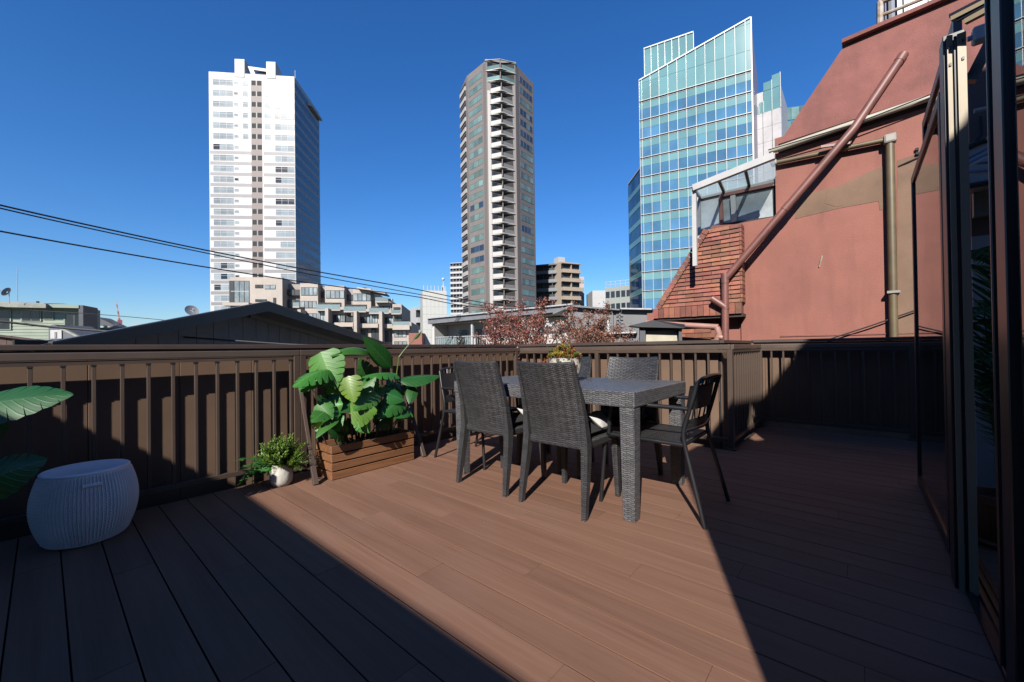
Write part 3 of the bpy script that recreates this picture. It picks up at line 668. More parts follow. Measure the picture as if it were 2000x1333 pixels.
MB().lathe([(.042,.0),(.058,.004),(.073,.032),(.078,.064),(.075,.098),(.066,.13),(.061,.154),(.064,.159),(.056,.159),(.053,.135)], tuple(fc), 36).build('pot', M_wpot, fp, smooth=True)
MB().lathe([(.052,.13),(.051,.138)], tuple(fc), 20).build('soil', M_soil, fp)
fr = [frond_mesh(0, s).mesh('frond', L_fern) for s in range(3)] + [frond_mesh(1, s).mesh('sprig', L_fern2) for s in range(2)]
def tuft_mesh(seed):          # an upright spray of tiny leaflets
    R = random.Random(seed); m = MB(); tips = []
    for k in range(7):
        d = Vector((R.gauss(0,.28), R.gauss(0,.28), 1)).normalized(); l = R.uniform(.6, 1.0); m.tube([(0,0,0), d*l*.5+Vector((0,0,.05)), d*l], .012, 3); tips.append((d, l))
        for q in range(13):
            s = .25+.78*q/13; p = d*l*s; az = q*2.4+R.random(); e = (Vector((math.cos(az), math.sin(az), .55))+d*.3).normalized(); w = e.cross(Vector((0,0,1))).normalized(); r = .17*(1.15-s*.6)
            m.face([p, p+e*r*.5+w*r*.28, p+e*r, p+e*r*.5-w*r*.28], [(0,0),(.4,.6),(1,0),(.4,-.6)])
    return m
tu = [tuft_mesh(s).mesh('tuft', L_fern) for s in range(3)]
R = random.Random(5)
def place_frond(me, nm, az, tilt, L, dz=.135, roll=0.0, org=fc, par=fp):
    o = bpy.data.objects.new(nm, me); col.objects.link(o); o.parent = par
    o.location = Vector((org.x+.02*math.cos(az), org.y+.02*math.sin(az), org.z+dz)) - Vector(ORG[par])
    o.rotation_euler = (roll, -tilt, az); o.scale = (L, L, L); return o
RIGHT = math.atan2(RR.y, RR.x)
for k in range(26):
    az = R.uniform(0, 2*math.pi); o = place_frond(tu[k % 3], 'tuft', az, 0, R.uniform(.14, .235), dz=.138); o.rotation_euler = (R.gauss(0,.28), R.gauss(0,.28), az); o.scale.z *= 1.15
for k in range(9):          # a lower shoot to the right
    o = place_frond(tu[k % 3], 'tuft', RIGHT, 0, R.uniform(.14, .23), dz=.142); o.rotation_euler = (0, R.uniform(.7, 1.15), RIGHT+R.uniform(-.4, .4))
for k in range(12):
    az = R.uniform(0, 2*math.pi); place_frond(fr[k % 3], 'frond', az, R.uniform(.2, .7), R.uniform(.10, .15), roll=R.uniform(-.4, .4))
for k in range(22):         # broader leaves trailing to the left
    place_frond(fr[3+k % 2], 'sprig', RIGHT+math.pi+R.uniform(-.6, .6), R.uniform(-.25, .55), R.uniform(.17, .27), dz=.13, roll=R.uniform(-.6, .6))
for k in range(3):
    place_frond(fr[k % 3], 'frond', RIGHT+math.pi+.6+R.uniform(-.3, .5), -.9, .13, dz=.142)

# ================================================================== succulents in a speckled bowl on the table
sc = at(1103, 690, 3.12); sc.z = .745
sp_ = thing('potted_succulent', 'speckled bowl of yellow and red succulents on the table', 'potted plant', tuple(sc))
def terrazzo():
    m, n, l, b = newmat('speckled_stone'); tc = n.new('ShaderNodeTexCoord'); v = n.new('ShaderNodeTexVoronoi'); v.inputs['Scale'].default_value = 55; l.new(tc.outputs['Object'], v.inputs[0])
    w = n.new('ShaderNodeMapRange'); w.inputs[1].default_value = .30; w.inputs[2].default_value = .36; l.new(v.outputs['Distance'], w.inputs[0])
    no = n.new('ShaderNodeTexNoise'); no.inputs['Scale'].default_value = 25; l.new(tc.outputs['Object'], no.inputs[0])
    g = n.new('ShaderNodeMath'); g.operation = 'GREATER_THAN'; g.inputs[1].default_value = .44; l.new(no.outputs[0], g.inputs[0])
    a = n.new('ShaderNodeMath'); a.operation = 'MAXIMUM'; l.new(w.outputs[0], a.inputs[0]); a.operation = 'MULTIPLY'; l.new(g.outputs[0], a.inputs[1])
    mx = n.new('ShaderNodeMix'); mx.data_type = 'RGBA'; mx.inputs[6].default_value = (.045,.04,.035,1); mx.inputs[7].default_value = (.34,.32,.28,1); l.new(a.outputs[0], mx.inputs[0]); l.new(mx.outputs[2], b.inputs['Base Color']); b.inputs['Roughness'].default_value = .6; return m
MB().lathe([(.075,.0),(.095,.01),(.118,.07),(.126,.13),(.124,.175),(.128,.18),(.116,.18),(.112,.15)], tuple(sc), 40).build('bowl', terrazzo(), sp_, smooth=True)
MB().lathe([(.111,.15),(.11,.16)], tuple(sc), 24).build('soil', M_soil, sp_)
def rosette(seed):
    R = random.Random(seed); m = MB()
    for k in range(12):
        az = k*2.4+R.uniform(-.3, .3); el = R.uniform(.25, 1.3); d = Vector((math.cos(az)*math.cos(el), math.sin(az)*math.cos(el), math.sin(el))); q = d.cross(Vector((0,0,1))).normalized(); l = R.uniform(.7, 1.0); b = Vector((0, 0, .4+.25*R.random())); n_ = d.cross(q)*.08
        m.face([b, b+d*l*.5+q*.16+n_, b+d*l, b+d*l*.5-q*.16+n_], [(0,0),(.5,.7),(1,0),(.5,-.7)])
        m.face([b, b+d*l*.5-q*.16-n_, b+d*l, b+d*l*.5+q*.16-n_], [(0,0),(.5,-.7),(1,0),(.5,.7)])
    m.tube([(0,0,-1.2),(0,0,.6)], .05, 4); return m
SU = [leafmat(n_, c, v, rough=.45, trans=.3, nv=1, rand=.3, hue=.02) for n_, c, v in (('succulent_yellow', (.45,.36,.05), (.5,.42,.1)), ('succulent_orange', (.50,.20,.06), (.5,.28,.1)), ('succulent_red', (.36,.07,.05), (.4,.12,.09)), ('succulent_green', (.14,.24,.05), (.2,.3,.1)))]
ros = [[rosette(s*7+i).mesh('sprig', SU[i]) for s in range(2)] for i in range(4)]
R = random.Random(11)
for k in range(95):
    az = R.uniform(0, 2*math.pi); rr = .125*math.sqrt(R.random()); sx = rr*math.cos(az)
    side = (math.cos(az)*RR.x + math.sin(az)*RR.y)*rr/.125     # -1 left .. 1 right
    i = R.choices((0, 1, 2, 3), (max(.1, 1-side*1.2), .9+side*.3, max(.05, .25+side), .9))[0]
    o = bpy.data.objects.new('sprig', ros[i][k % 2]); col.objects.link(o); o.parent = sp_
    o.location = (rr*math.cos(az)*1.05, rr*math.sin(az)*1.05, .165+.085*(1-(rr/.13)**2)*R.uniform(.4, 1.1)); s = R.uniform(.022, .036); o.scale = (s, s, s); o.rotation_euler = (R.uniform(-.6, .6), R.uniform(-.6, .6), R.uniform(0, 6))
for k in range(12):      # a red strand hanging over on the left
    t = k/11; p = Vector((sc.x-RR.x*(.11+.12*t), sc.y-RR.y*(.11+.12*t), .745+.175-.10*t*t+.01*math.sin(k*2)))
    o = bpy.data.objects.new('sprig', ros[1 + k % 2][k % 2]); col.objects.link(o); o.parent = sp_; o.location = p-Vector(ORG[sp_]); s = .02; o.scale = (s, s, s); o.rotation_euler = (k, 1.1, k*2)
# ================================================================== buildings beyond the terrace
# Each facade is built in its own frame: x along the facade, y into the building, z up.
def facade(xa, Da, xb, Db, y=640):
    a, b = at(xa, y, Da), at(xb, y, Db); d = Vector((b.x-a.x, b.y-a.y, 0)); return Vector((a.x, a.y, 0)), math.atan2(d.y, d.x), d.length
def zat(x, y, D): return at(x, y, D).z
def bthing(name, lab, cat, o, rz, group=None):
    return thing(name, lab, cat, (o.x, o.y, -12), rz, group, local=True)
GZ = 12.0        # parts are given with z above the street: eye level is at GZ + 1

M_wt = mat('white_tile', (.64,.64,.635), .55, var=.05, scale=.4, dirt=.12)
M_gt = mat('grey_tile', (.26,.26,.28), .55, var=.06, scale=.5)
M_brn = mat('mauve_brown_tile', (.25,.19,.175), .6, var=.06)
M_win = mat('pale_window', (.36,.42,.45), .12, var=.12, scale=.25, rand=.22)
M_wind = mat('dark_window', (.03,.035,.04), .15, var=.2, rand=.4)
M_frame = mat('white_frame', (.62,.63,.64), .5, var=.05)
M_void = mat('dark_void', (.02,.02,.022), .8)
M_steel = mat('pale_steel', (.55,.56,.58), .45)

# ---------------------------------------------------------------- white tower
O, A, W = facade(411, 119, 579, 121)
FH = 3.22; ztop = GZ + zat(411, 140, 119)
wt = bthing('white_tower', 'tall white tiled tower with a dark central window stack and twin roof blocks', 'tower', O, A)
DEP = 19.0
u = lambda px: (px-411)/168*W          # pixel column of the photo to metres along the facade
zt2 = GZ + zat(579, 150, 121)
MB().hexa(((0,0,0),(W,0,0),(W,DEP,0),(0,DEP,0),(0,0,ztop),(W,0,zt2),(W,DEP,zt2),(0,DEP,ztop))).build('wall', M_wt, wt)
NF = 24
def strip(par, x0, x1, z0, z1, n, dark=(), wm=None, dm=None, y=-.02, rail=.62):
    """a strip window: frame, mullions and one pane per light"""
    m = MB(); t = .07
    m.box(x0, x1, y-.06, y, z0, z0+t); m.box(x0, x1, y-.06, y, z1-t, z1)
    for k in range(n+1):
        xx = x0+(x1-x0)*k/n; m.box(xx-t/2, xx+t/2, y-.063, y, z0+t, z1-t)
    if rail: m.box(x0, x1, y-.05, y, z0+(z1-z0)*rail, z0+(z1-z0)*rail+.06)
    f = m.build('window', M_frame, par)
    for k in range(n):
        MB().box(x0+(x1-x0)*k/n+t/2, x0+(x1-x0)*(k+1)/n-t/2, y-.03, y+.01, z0+t, z1-t).build('pane', (dm or M_wind) if k in dark else (wm or M_win), f)
    return f
R = random.Random(3)
band = None
for i in range(NF):
    zf = ztop - 2.2 - FH*i          # head of the windows on this floor
    if zf < 8: break
    if i >= 6:
        wgt = min(1, (i-5)/7)
        for xa, xb in ((412.5, 497), (517, 578.4)):
            MB().box(u(xa), u(xb), -.012, .0, zf-FH+.2, zf-2.05).build('tile_band', M_gt, wt)
    dk = ((1,) if R.random() < .18 else ((0,) if R.random() < .06 else ()))
    strip(wt, u(419), u(458), zf-1.75, zf, 3, dk)
    strip(wt, u(460), u(467.5), zf-1.25, zf-.45, 1, (0,) if R.random() < .3 else (), rail=0)
    if i < 6: strip(wt, u(477), u(487), zf-1.6, zf-.1, 1, rail=.6); strip(wt, u(519), u(531), zf-1.5, zf-.1, 1, rail=.6)
    strip(wt, u(540 if i < 14 or i % 3 else 549), u(577.5), zf-1.75, zf, 3 if i < 14 else 2, (0,) if R.random() < .25 else ((0,1,2)[:2+i % 2] if i in (8, 11) else ()))
    # central stack: brown spandrel and two dark openings
    MB().box(u(493), u(514.5), -.03, 0, zf-FH+.15, zf-1.55).build('spandrel', M_brn, wt)
    MB().box(u(493), u(514.5), -.004, .05, zf-1.55, zf+.15).build('recess', M_gt, wt)
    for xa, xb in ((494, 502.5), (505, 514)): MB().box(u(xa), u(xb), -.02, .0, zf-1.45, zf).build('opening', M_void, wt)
# side face to the right, in the tower's own shade: ribbon glazing
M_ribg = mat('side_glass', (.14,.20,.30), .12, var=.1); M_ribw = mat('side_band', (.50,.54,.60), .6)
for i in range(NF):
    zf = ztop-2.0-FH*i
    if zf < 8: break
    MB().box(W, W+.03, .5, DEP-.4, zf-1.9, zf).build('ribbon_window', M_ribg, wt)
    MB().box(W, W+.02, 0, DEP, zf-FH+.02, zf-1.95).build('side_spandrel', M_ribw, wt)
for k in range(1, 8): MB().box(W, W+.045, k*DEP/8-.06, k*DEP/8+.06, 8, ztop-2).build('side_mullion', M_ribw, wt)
# roof: two sloping-backed blocks, cross wall with a dark opening, parapet rail, mast, cantilevered canopy
for xa, xb, hh in ((462, 481, 5.4), (524, 542, 5.6)):
    m = MB(); x0, x1 = u(xa), u(xb); zb = ztop-1.3; zt = ztop+hh-1.4 if xa < 500 else ztop+hh-2.0
    m.prism([(x0,-.15,zb),(x0,2.6,zb+.1),(x0,9,zb),(x0,2.6,zt-.1),(x0,-.15,zt)], (x1-x0,0,0)); m.build('roof_block', M_wt, wt)
m = MB(); x0, x1 = u(488), u(524)
m.prism([(x0+.9,.9,ztop-1.4),(x0+2.3,.9,ztop-1.4),(x0+1.0,.9,ztop+1.7),(x1,.9,ztop+1.2),(x1,.9,ztop+2.1),(x0-.6,.9,ztop+2.7)], (0,.5,0)); m.build('roof_frame', M_wt, wt)
MB().box(x0+1.5, x1, 1.5, 1.6, ztop-.5, ztop+1.45).build('plant_screen', M_void, wt)
MB().box(x0+2, x1, .8, 1.0, ztop-1.4, ztop+.1).build('cross_wall', M_wt, wt)
m = MB(); m.tube([(u(563), 6, ztop-2), (u(563), 6, ztop+5.4)], .11, 6); m.build('mast', M_steel, wt)
m = MB(); m.prism([(W-.5,9,ztop-3.2),(W+1.3,10,ztop-3.6),(W+1.3,18.5,ztop-3.6),(W-.5,18.5,ztop-3.2)], (0,0,.7)); m.build('canopy', M_wt, wt)
m = MB(); m.tube([(u(419),.4,ztop+.25),(u(461),.4,ztop+.0)], .05, 5); m.tube([(u(545),.4,zt2+.3),(u(578),.4,zt2+.2)], .05, 5)
for k in range(6): m.tube([(u(419+8*k),.4,ztop-.6),(u(419+8*k),.4,ztop+.25)], .04, 4)
m.build('roof_rail', M_steel, wt)

# ---------------------------------------------------------------- brown balcony tower (octagonal)
M_t2 = mat('taupe_tile', (.265,.235,.222), .6, var=.06, scale=.5)
M_t2d = mat('taupe_pier', (.20,.178,.168), .6, var=.06)
M_cream = mat('cream_balcony', (.60,.58,.55), .6, var=.05)
M_gwin = mat('green_glass', (.20,.33,.32), .06, var=.18, scale=.2, rand=.35, hue=.02)
M_bwin = mat('blue_glass', (.05,.10,.19), .05, rand=.3)
M_front_sh = mat('shaded_balcony_front', (.25,.25,.25), .5)  # shade of the right-hand balcony fronts, put into a darker grey
D2 = 116
cn = [(905, 126), (918, 120.5), (955, 114.2), (1013, 115.5), (1048, 123.0)]
pc = [at(x, 640, d) for x, d in cn]; z2 = GZ + zat(955, 119, 114.2)
o2 = Vector((pc[2].x, pc[2].y, 0)); A2 = math.atan2(pc[3].y-pc[2].y, pc[3].x-pc[2].x)
t2 = bthing('brown_tower', 'slender brown tower with a central stack of white balconies', 'tower', o2, A2)
ca, sa = math.cos(-A2), math.sin(-A2)
lc = [((p.x-o2.x)*ca-(p.y-o2.y)*sa, (p.x-o2.x)*sa+(p.y-o2.y)*ca) for p in pc]
cen = ((lc[0][0]+lc[4][0])/2+1, max(lc[0][1], lc[4][1])+14)
vd = lambda p: Vector((math.cos(YAW-A2), math.sin(YAW-A2)))*9
ring = [(lc[0][0]+vd(0).x+3.5, lc[0][1]+vd(0).y), lc[0], lc[1], lc[2], lc[3], lc[4], (lc[4][0]+vd(0).x-2.5, lc[4][1]+vd(0).y)]
zz = lambda i: z2-.9 if i in (0, 1, 5, 6) else z2
m = MB(); n = len(ring); m.v = [(x, y, 0) for x, y in ring]+[(x, y, zz(i)) for i, (x, y) in enumerate(ring)]
m.f = [tuple(range(n, 2*n))]+[(i, (i+1) % n, n+(i+1) % n, n+i) for i in range(n)]
m.build('wall', M_t2, t2)
F2 = 3.12
def onface(a, b):
    """sub-frame of one face: origin a, direction to b"""
    d = Vector((b[0]-a[0], b[1]-a[1], 0)); L = d.length; an = math.atan2(d.y, d.x); return L, an
def facepart(m, name, mt, a, an, par):
    o = m.build(name, mt, par); o.location = (a[0], a[1], 0); o.rotation_euler = (0, 0, an); return o
R = random.Random(8)
tops = {}
for (a, b, x0f, x1f, npane) in ((lc[1], lc[2], .10, .80, 3), (lc[3], lc[4], .22, .92, 4)):
    L, an = onface(a, b)
    for i in range(23):
        zf = z2-2.0-F2*i - (.5 if npane == 4 else .2)
        if zf < 9: break
        x0, x1 = L*x0f, L*x1f; m = MB()
        for k in range(npane+1): xx = x0+(x1-x0)*k/npane; m.box(xx-.05, xx+.05, -.06, 0, zf-1.6, zf)
        m.box(x0, x1, -.05, 0, zf, zf+.08); m.box(x0, x1, -.05, 0, zf-1.68, zf-1.6)
        w = facepart(m, 'window', M_t2d, a, an, t2)
        bl = (i in (16, 17, 12)) if npane == 3 else (i in (0, 1, 3, 4, 5, 6, 14))
        for k in range(npane):
            MB().box(x0+(x1-x0)*k/npane+.05, x0+(x1-x0)*(k+1)/npane-.05, -.025, .01, zf-1.6, zf).build('pane', M_bwin if bl and R.random() < .8 else M_gwin, w)
    for xx in ((0, L*.03), (L*.86, L)) if npane == 3 else ((0, L*.15), (L*.95, L)):
        facepart(MB().box(xx[0], xx[1], -.04, .0, 6, z2-.6), 'pier', M_t2d, a, an, t2)
# central balconies: bowed slabs, solid fronts, dark loggias, party screen
L, an = onface(lc[2], lc[3])
for i in range(23):
    zb = z2-3.1-F2*i+.4
    if zb < 8: break
    wide = i < 2; x0, x1 = (L*.04, L*.98) if wide else (L*.16, L*.90); xm = x0+(x1-x0)*.47; pj = -1.5
    sh_ = [(x0,-.05), (xm-.3, pj), (xm+.3, pj), (x1,-.05)]
    MB().prism([(x, y, zb-.18) for x, y in sh_], (0,0,.18)).build('balcony_slab', M_cream, t2)
    for nm, (p, q), mt in (('balcony_front', (sh_[0], sh_[1]), M_cream), ('balcony_front', (sh_[2], sh_[3]), M_front_sh)):
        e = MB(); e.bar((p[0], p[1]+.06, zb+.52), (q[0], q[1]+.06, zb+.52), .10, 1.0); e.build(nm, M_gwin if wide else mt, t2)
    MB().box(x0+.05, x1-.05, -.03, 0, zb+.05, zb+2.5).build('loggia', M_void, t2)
    MB().box(xm-.12, xm+.12, -.9, -.04, zb+.02, zb+2.75).build('party_screen', M_t2d, t2)
    MB().box(x0+.3, x0+1.6, -.05, -.035, zb+.1, zb+2.2).build('glazed_door', M_wind, t2)
    e = MB(); e.bar((x0-.3, -.1, zb+2.78), (xm, -1.0, zb+2.78), .3, .12); e.bar((xm, -1.0, zb+2.78), (x1+.3, -.1, zb+2.78), .3, .12); e.build('sunshade', M_cream, t2)
for xx in ((0, L*.035), (L*.985, L)): MB().box(xx[0], xx[1], -.06, 0, 6, z2+.02).build('pier', M_t2d, t2)
MB().box(L*.045, L*.15, -.08, 0, 6, z2-8.5).build('white_pier', M_cream, t2)
# far left face: stacked slim balconies
L, an = onface(lc[0], lc[1])
for i in range(23):
    zb = z2-3.6-F2*i
    if zb < 8: break
    facepart(MB().box(0, L*.8, -.3, 0, zb, zb+1.2), 'side_balcony', M_cream, lc[0], an, t2)
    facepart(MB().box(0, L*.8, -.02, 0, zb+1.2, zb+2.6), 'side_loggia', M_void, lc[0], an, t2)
m = MB(); m.box(-.2, lc[3][0]+.2, -.2, .1, z2-.25, z2+.35); m.build('parapet', M_t2, t2)

# ---------------------------------------------------------------- glass office tower
M_span = mat('teal_spandrel', (.19,.39,.42), .08, var=.08, scale=.12, rand=.10)
M_vis = mat('blue_vision_glass', (.095,.25,.43), .03, var=.15, scale=.15, rand=.14, hue=.004)
M_vis2 = mat('blind_vision_glass', (.15,.35,.45), .05, rand=.15)
M_mul = mat('white_mullion', (.62,.64,.64), .45)
DL, DR = 86.0, 76.5
O, A, W = facade(1256, DL, 1477, DR)
gt = bthing('glass_tower', 'blue and teal glass office tower with a slanted top', 'tower', O, A)
zl, zr = GZ+zat(1256, 158, DL), GZ+zat(1477, 35, DR)
FHG = 4.06; NC = 12
ztopf = lambda x: zl+(zr-zl)*x/W
z1 = GZ + zat(1256, 200, DL)          # lowest line of the tall crown panes
MB().hexa(((0,.12,0),(W,.12,0),(W-2.5,22,0),(0,22,0),(0,.12,zl-.1),(W,.12,zr-.1),(W-2.5,22,zr-4),(0,22,zl-.1))).build('core', M_vis, gt)
cols = [0, .025] + [.025+(.955-.025)*k/(NC-1) for k in range(1, NC)] + [1.0]
cols = [c*W for c in cols]
R = random.Random(4)
nfl = 14
for c in range(len(cols)-1):
    xa, xb = cols[c]+.04, cols[c+1]-.04
    # crown: one tall pane below a clipped top pane
    za = z1+.05; zb_a, zb_b = ztopf(xa), ztopf(xb)
    zm = z1 + FHG*.98
    rows = [(za, min(zm, min(zb_a, zb_b)-.1))]
    MB().box(xa, xb, -.02, .1, rows[0][0], rows[0][1]).build('crown_pane', M_span, gt)
    z0 = rows[0][1]+.05
    step = 0
    while z0 < max(zb_a, zb_b)-.05 and step < 4:
        z3 = z0 + FHG*1.25; 
        pa, pb = min(z3, zb_a), min(z3, zb_b)
        if max(pa, pb) > z0+.05:
            pa, pb = max(pa, z0+.02), max(pb, z0+.02)
            MB().hexa(((xa,-.02,z0),(xb,-.02,z0),(xb,.1,z0),(xa,.1,z0),(xa,-.02,pa),(xb,-.02,pb),(xb,.1,pb),(xa,.1,pa))).build('crown_pane', M_span, gt)
        z0 = z3+.05; step += 1
    for f in range(nfl):
        zf = z1 - FHG*f
        MB().box(xa, xb, -.02, .1, zf-1.75, zf-.12).build('spandrel_pane', M_span, gt)
        pale = R.random() < (.45 if f == 2 else .06)
        MB().box(xa, xb, -.015, .1, zf-FHG+.12, zf-1.78).build('vision_pane', M_vis2 if pale and c < 9 else M_vis, gt)
for c in range(len(cols)):
    x = cols[c]; MB().box(x-.04, x+.04, -.22, .05, z1-FHG*nfl, ztopf(x)-.02).build('mullion', M_mul, gt)
for f in range(nfl+1):
    zf = z1-FHG*f; MB().box(0, W, -.38, .02, zf-.06, zf+.03).build('ledge', M_mul, gt); MB().box(0, W, -.10, .0, zf-.30, zf-.25).build('ledge', M_steel, gt)
m = MB(); m.bar((0,-.1,zl), (W,-.1,zr), .3, .25); m.build('coping', M_mul, gt)
m = MB(); m.bar((W+.05,-.1,z1-60), (W+.05,-.1,zr), .25, .25); m.build('edge_fin', M_mul, gt)
# rear crown wall seen above the left half, its own mullions
zc = GZ+zat(1256, 107, DL+7)
MB().box(.1, W*.50, 7, 7.3, zl-12, zc+.6).build('rear_crown', M_span, gt)
for k in range(8): MB().box(.1+k*W*.5/7-.06, .1+k*W*.5/7+.06, 6.85, 7, zl-12, zc+.6).build('mullion', M_mul, gt)
MB().box(0, W*.505, 6.8, 7.4, zc+.6, zc+.85).build('coping', M_mul, gt)
# purple-grey return at the right end
MB().hexa(((W+.1,.3,0),(W+1.1,7,0),(W+1.0,7,0),(W,.3,0),(W+.1,.3,zr-.6),(W+1.6,7,zr-9),(W+1.5,7,zr-9),(W,.3,zr-.6))).build('return_wall', mat('mauve_panel', (.30,.27,.36), .4), gt)
# lower wing on the left, darker glass
O3, A3, W3 = facade(1231, 98, 1258, 88)
lw = bthing('glass_wing', 'narrow dark blue glass wing at the left foot of the glass tower', 'building', O3, A3)
zt3 = GZ+zat(1231, 362, 98)
M_dg = mat('deep_blue_glass', (.035,.10,.20), .04, var=.3, scale=.2, rand=.4, hue=.03)
MB().box(0, W3, .1, 14, 0, zt3).build('core', M_vis, lw)
for f in range(11):
    zf = zt3-.5-3.9*f
    for c in range(4):
        MB().box(W3*c/4+.05, W3*(c+1)/4-.05, -.02, .1, zf-2.6, zf-.1).build('pane', M_dg, lw)
    MB().box(0, W3, -.03, .1, zf-3.85, zf-2.65).build('spandrel', M_span if f < 7 else M_bwin, lw)
MB().box(-.05, W3+.05, -.1, .1, zt3, zt3+.25).build('coping', M_mul, lw)
# the lower block on the right: teal panes over a white screened base
O4, A4, W4 = facade(1480, 81, 1534, 78)
rb = bthing('glass_annex', 'teal glass annex with white scaffold sheeting right of the glass tower', 'building', O4, A4)
za_, zb_ = GZ+zat(1532, 141, 78), GZ+zat(1500, 222, 80)
M_sheet = mat('white_sheeting', (.60,.58,.60), .7, var=.12, scale=.35)
MB().box(0, W4, .2, 10, 0, za_-2.5).build('core', M_steel, rb)
for xa, xb, zt_ in ((0, .2, za_-5.2), (.2, .37, za_-4.6), (.37, .68, za_-.9), (.68, .99, za_)):
    zz0 = zb_
    while zz0 < zt_-.2:
        zz1 = min(zz0+4.3, zt_); MB().box(W4*xa+.04, W4*xb-.04, -.05, .2, zz0+.04, zz1-.04).build('pane', M_span, rb); zz0 = zz1
    MB().box(W4*xb-.05, W4*xb+.07, -.2, .1, zb_, zt_).build('mullion', M_mul, rb)
for k in range(3):
    for j in range(8): MB().box(W4*k/3+.05, W4*(k+1)/3-.03, -.12, .18, zb_-3*(j+1)+.04, zb_-3*j).build('sheet', M_sheet, rb)
O5, A5, W5 = facade(1537, 96, 1620, 94)
fb = bthing('teal_block', 'low teal glass block glimpsed beside the red roof slope', 'building', O5, A5)
zt5 = GZ+zat(1540, 211, 96)
MB().box(0, W5, .1, 10, 0, zt5).build('core', M_vis, fb)
for f in range(4):
    for k in range(5): MB().box(W5*k/5+.05, W5*(k+1)/5-.05, -.02, .1, zt5-3.4*(f+1)+.3, zt5-3.4*f-.2).build('pane', M_gwin, fb)

# ---------------------------------------------------------------- stepped beige apartment building
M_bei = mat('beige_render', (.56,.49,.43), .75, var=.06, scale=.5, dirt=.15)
M_beid = mat('beige_render_shaded', (.42,.37,.33), .75, var=.06)  # darker copy of the beige render: recess shade put into the colour
M_rgl = mat('rail_glass', (.27,.35,.36), .12, rand=.12)
M_awn = mat('pale_window2', (.36,.42,.44), .1, rand=.3, var=.2, scale=.8)
M_wdk = mat('loggia_dark', (.045,.05,.05), .3, rand=.5)
O, A, W = facade(450, 69, 806, 73)
ap = bthing('apartment_building', 'stepped beige apartment building with glass balcony rails below the white tower', 'building', O, A)
def intersect_u(px):          # where the sight line of a pixel column meets the facade line
    d = ray(px, 640); return (O.y*d.x - O.x*d.y)/(math.cos(A)*d.y - math.sin(A)*d.x)
def zz_(px, py):
    uu = intersect_u(px); p = Vector((O.x+uu*math.cos(A), O.y+uu*math.sin(A))); d = ray(px, py); t = p.length/math.hypot(d.x, d.y); return GZ + H + d.z*t
def block(par, px0, px1, py, depth0, depth1, mt, name='wall', zb=0):
    u0, u1 = intersect_u(px0), intersect_u(px1); MB().box(u0, u1, depth0, depth1, zb, zz_((px0+px1)/2, py)).build(name, mt, par)
# massing, left to right, each step lower
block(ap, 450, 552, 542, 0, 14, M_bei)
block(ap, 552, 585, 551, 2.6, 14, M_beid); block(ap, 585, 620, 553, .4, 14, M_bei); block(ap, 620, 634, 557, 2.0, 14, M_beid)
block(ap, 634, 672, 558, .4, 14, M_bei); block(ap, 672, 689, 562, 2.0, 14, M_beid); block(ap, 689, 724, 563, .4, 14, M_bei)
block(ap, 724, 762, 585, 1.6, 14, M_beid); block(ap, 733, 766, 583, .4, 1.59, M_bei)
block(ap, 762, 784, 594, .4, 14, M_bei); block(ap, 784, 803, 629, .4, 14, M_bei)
def quad(par, px0, px1, py0, py1, y0, y1, mt, name):
    u0, u1 = intersect_u(px0), intersect_u(px1); xm = (px0+px1)/2
    return MB().box(u0, u1, y0, y1, zz_(xm, py1), zz_(xm, py0)).build(name, mt, par)
def apwin(px0, px1, py0, py1, n, y=-.02, mt=None, dk=()):
    f = quad(ap, px0, px1, py0, py1, y-.02, y+.02, M_void, 'window'); u0, u1 = intersect_u(px0), intersect_u(px1); xm = (px0+px1)/2; za, zb = zz_(xm, py1), zz_(xm, py0)
    for k in range(n):
        MB().box(u0+(u1-u0)*k/n+.06, u0+(u1-u0)*(k+1)/n-.06, y-.06, y-.021, za+.08, zb-.08).build('pane', M_wdk if k in dk else (mt or M_awn), f)
# big corner glazing on the end block
apwin(448.5, 488, 549, 592, 4, mt=M_awn, dk=(0,)); 
quad(ap, 452, 487, 569, 570, -.10, -.081, M_frame, 'transom')
apwin(499, 515, 556.5, 563.5, 2, mt=M_wdk); apwin(518, 539, 557, 565.5, 2, mt=M_awn); apwin(499, 522, 585, 590, 2, mt=M_wdk); apwin(534, 540, 582, 597, 1, mt=M_wdk)
quad(ap, 444, 494, 593, 599, -1.4, -.0, M_bei, 'balcony_slab')
# top two storeys: bay windows between recessed loggias
for (a, b, y0, y1, n) in ((587,619,561,577,4), (636,672,567,583,4), (690,724,573,588,4)): apwin(a, b, y0, y1, n, y=.36)
for (a, b, y0, y1) in ((586,617,588,602),): apwin(a, b, y0, y1, 4, y=.36)
for (a, b, y0, y1) in ((553,583,563,575),(553,586,583,600),(621,632,567,580),(673,688,573,585)): apwin(a, b, y0, y1, 2, y=1.9, mt=M_wdk)
for (a, b, y0, y1) in ((621,666,592,602),(674,716,596,606),(725,761,599,607),(768,782,601,608)): apwin(a, b, y0-1, y1-3, 3, y=.36, mt=M_wdk)
for (a, b, y0, y1) in ((620,667,596,606),(674,717,600,609),(723,761,603,612),(766,784,607,613),(576,588,592,600),(735,760,582,590),(768,801,629,636)):
    quad(ap, a, b, y0, y1, -.75, -.70, M_rgl, 'balcony_glass'); quad(ap, a, b, y1, y1+2.2, -.78, .4, M_bei, 'balcony_slab')
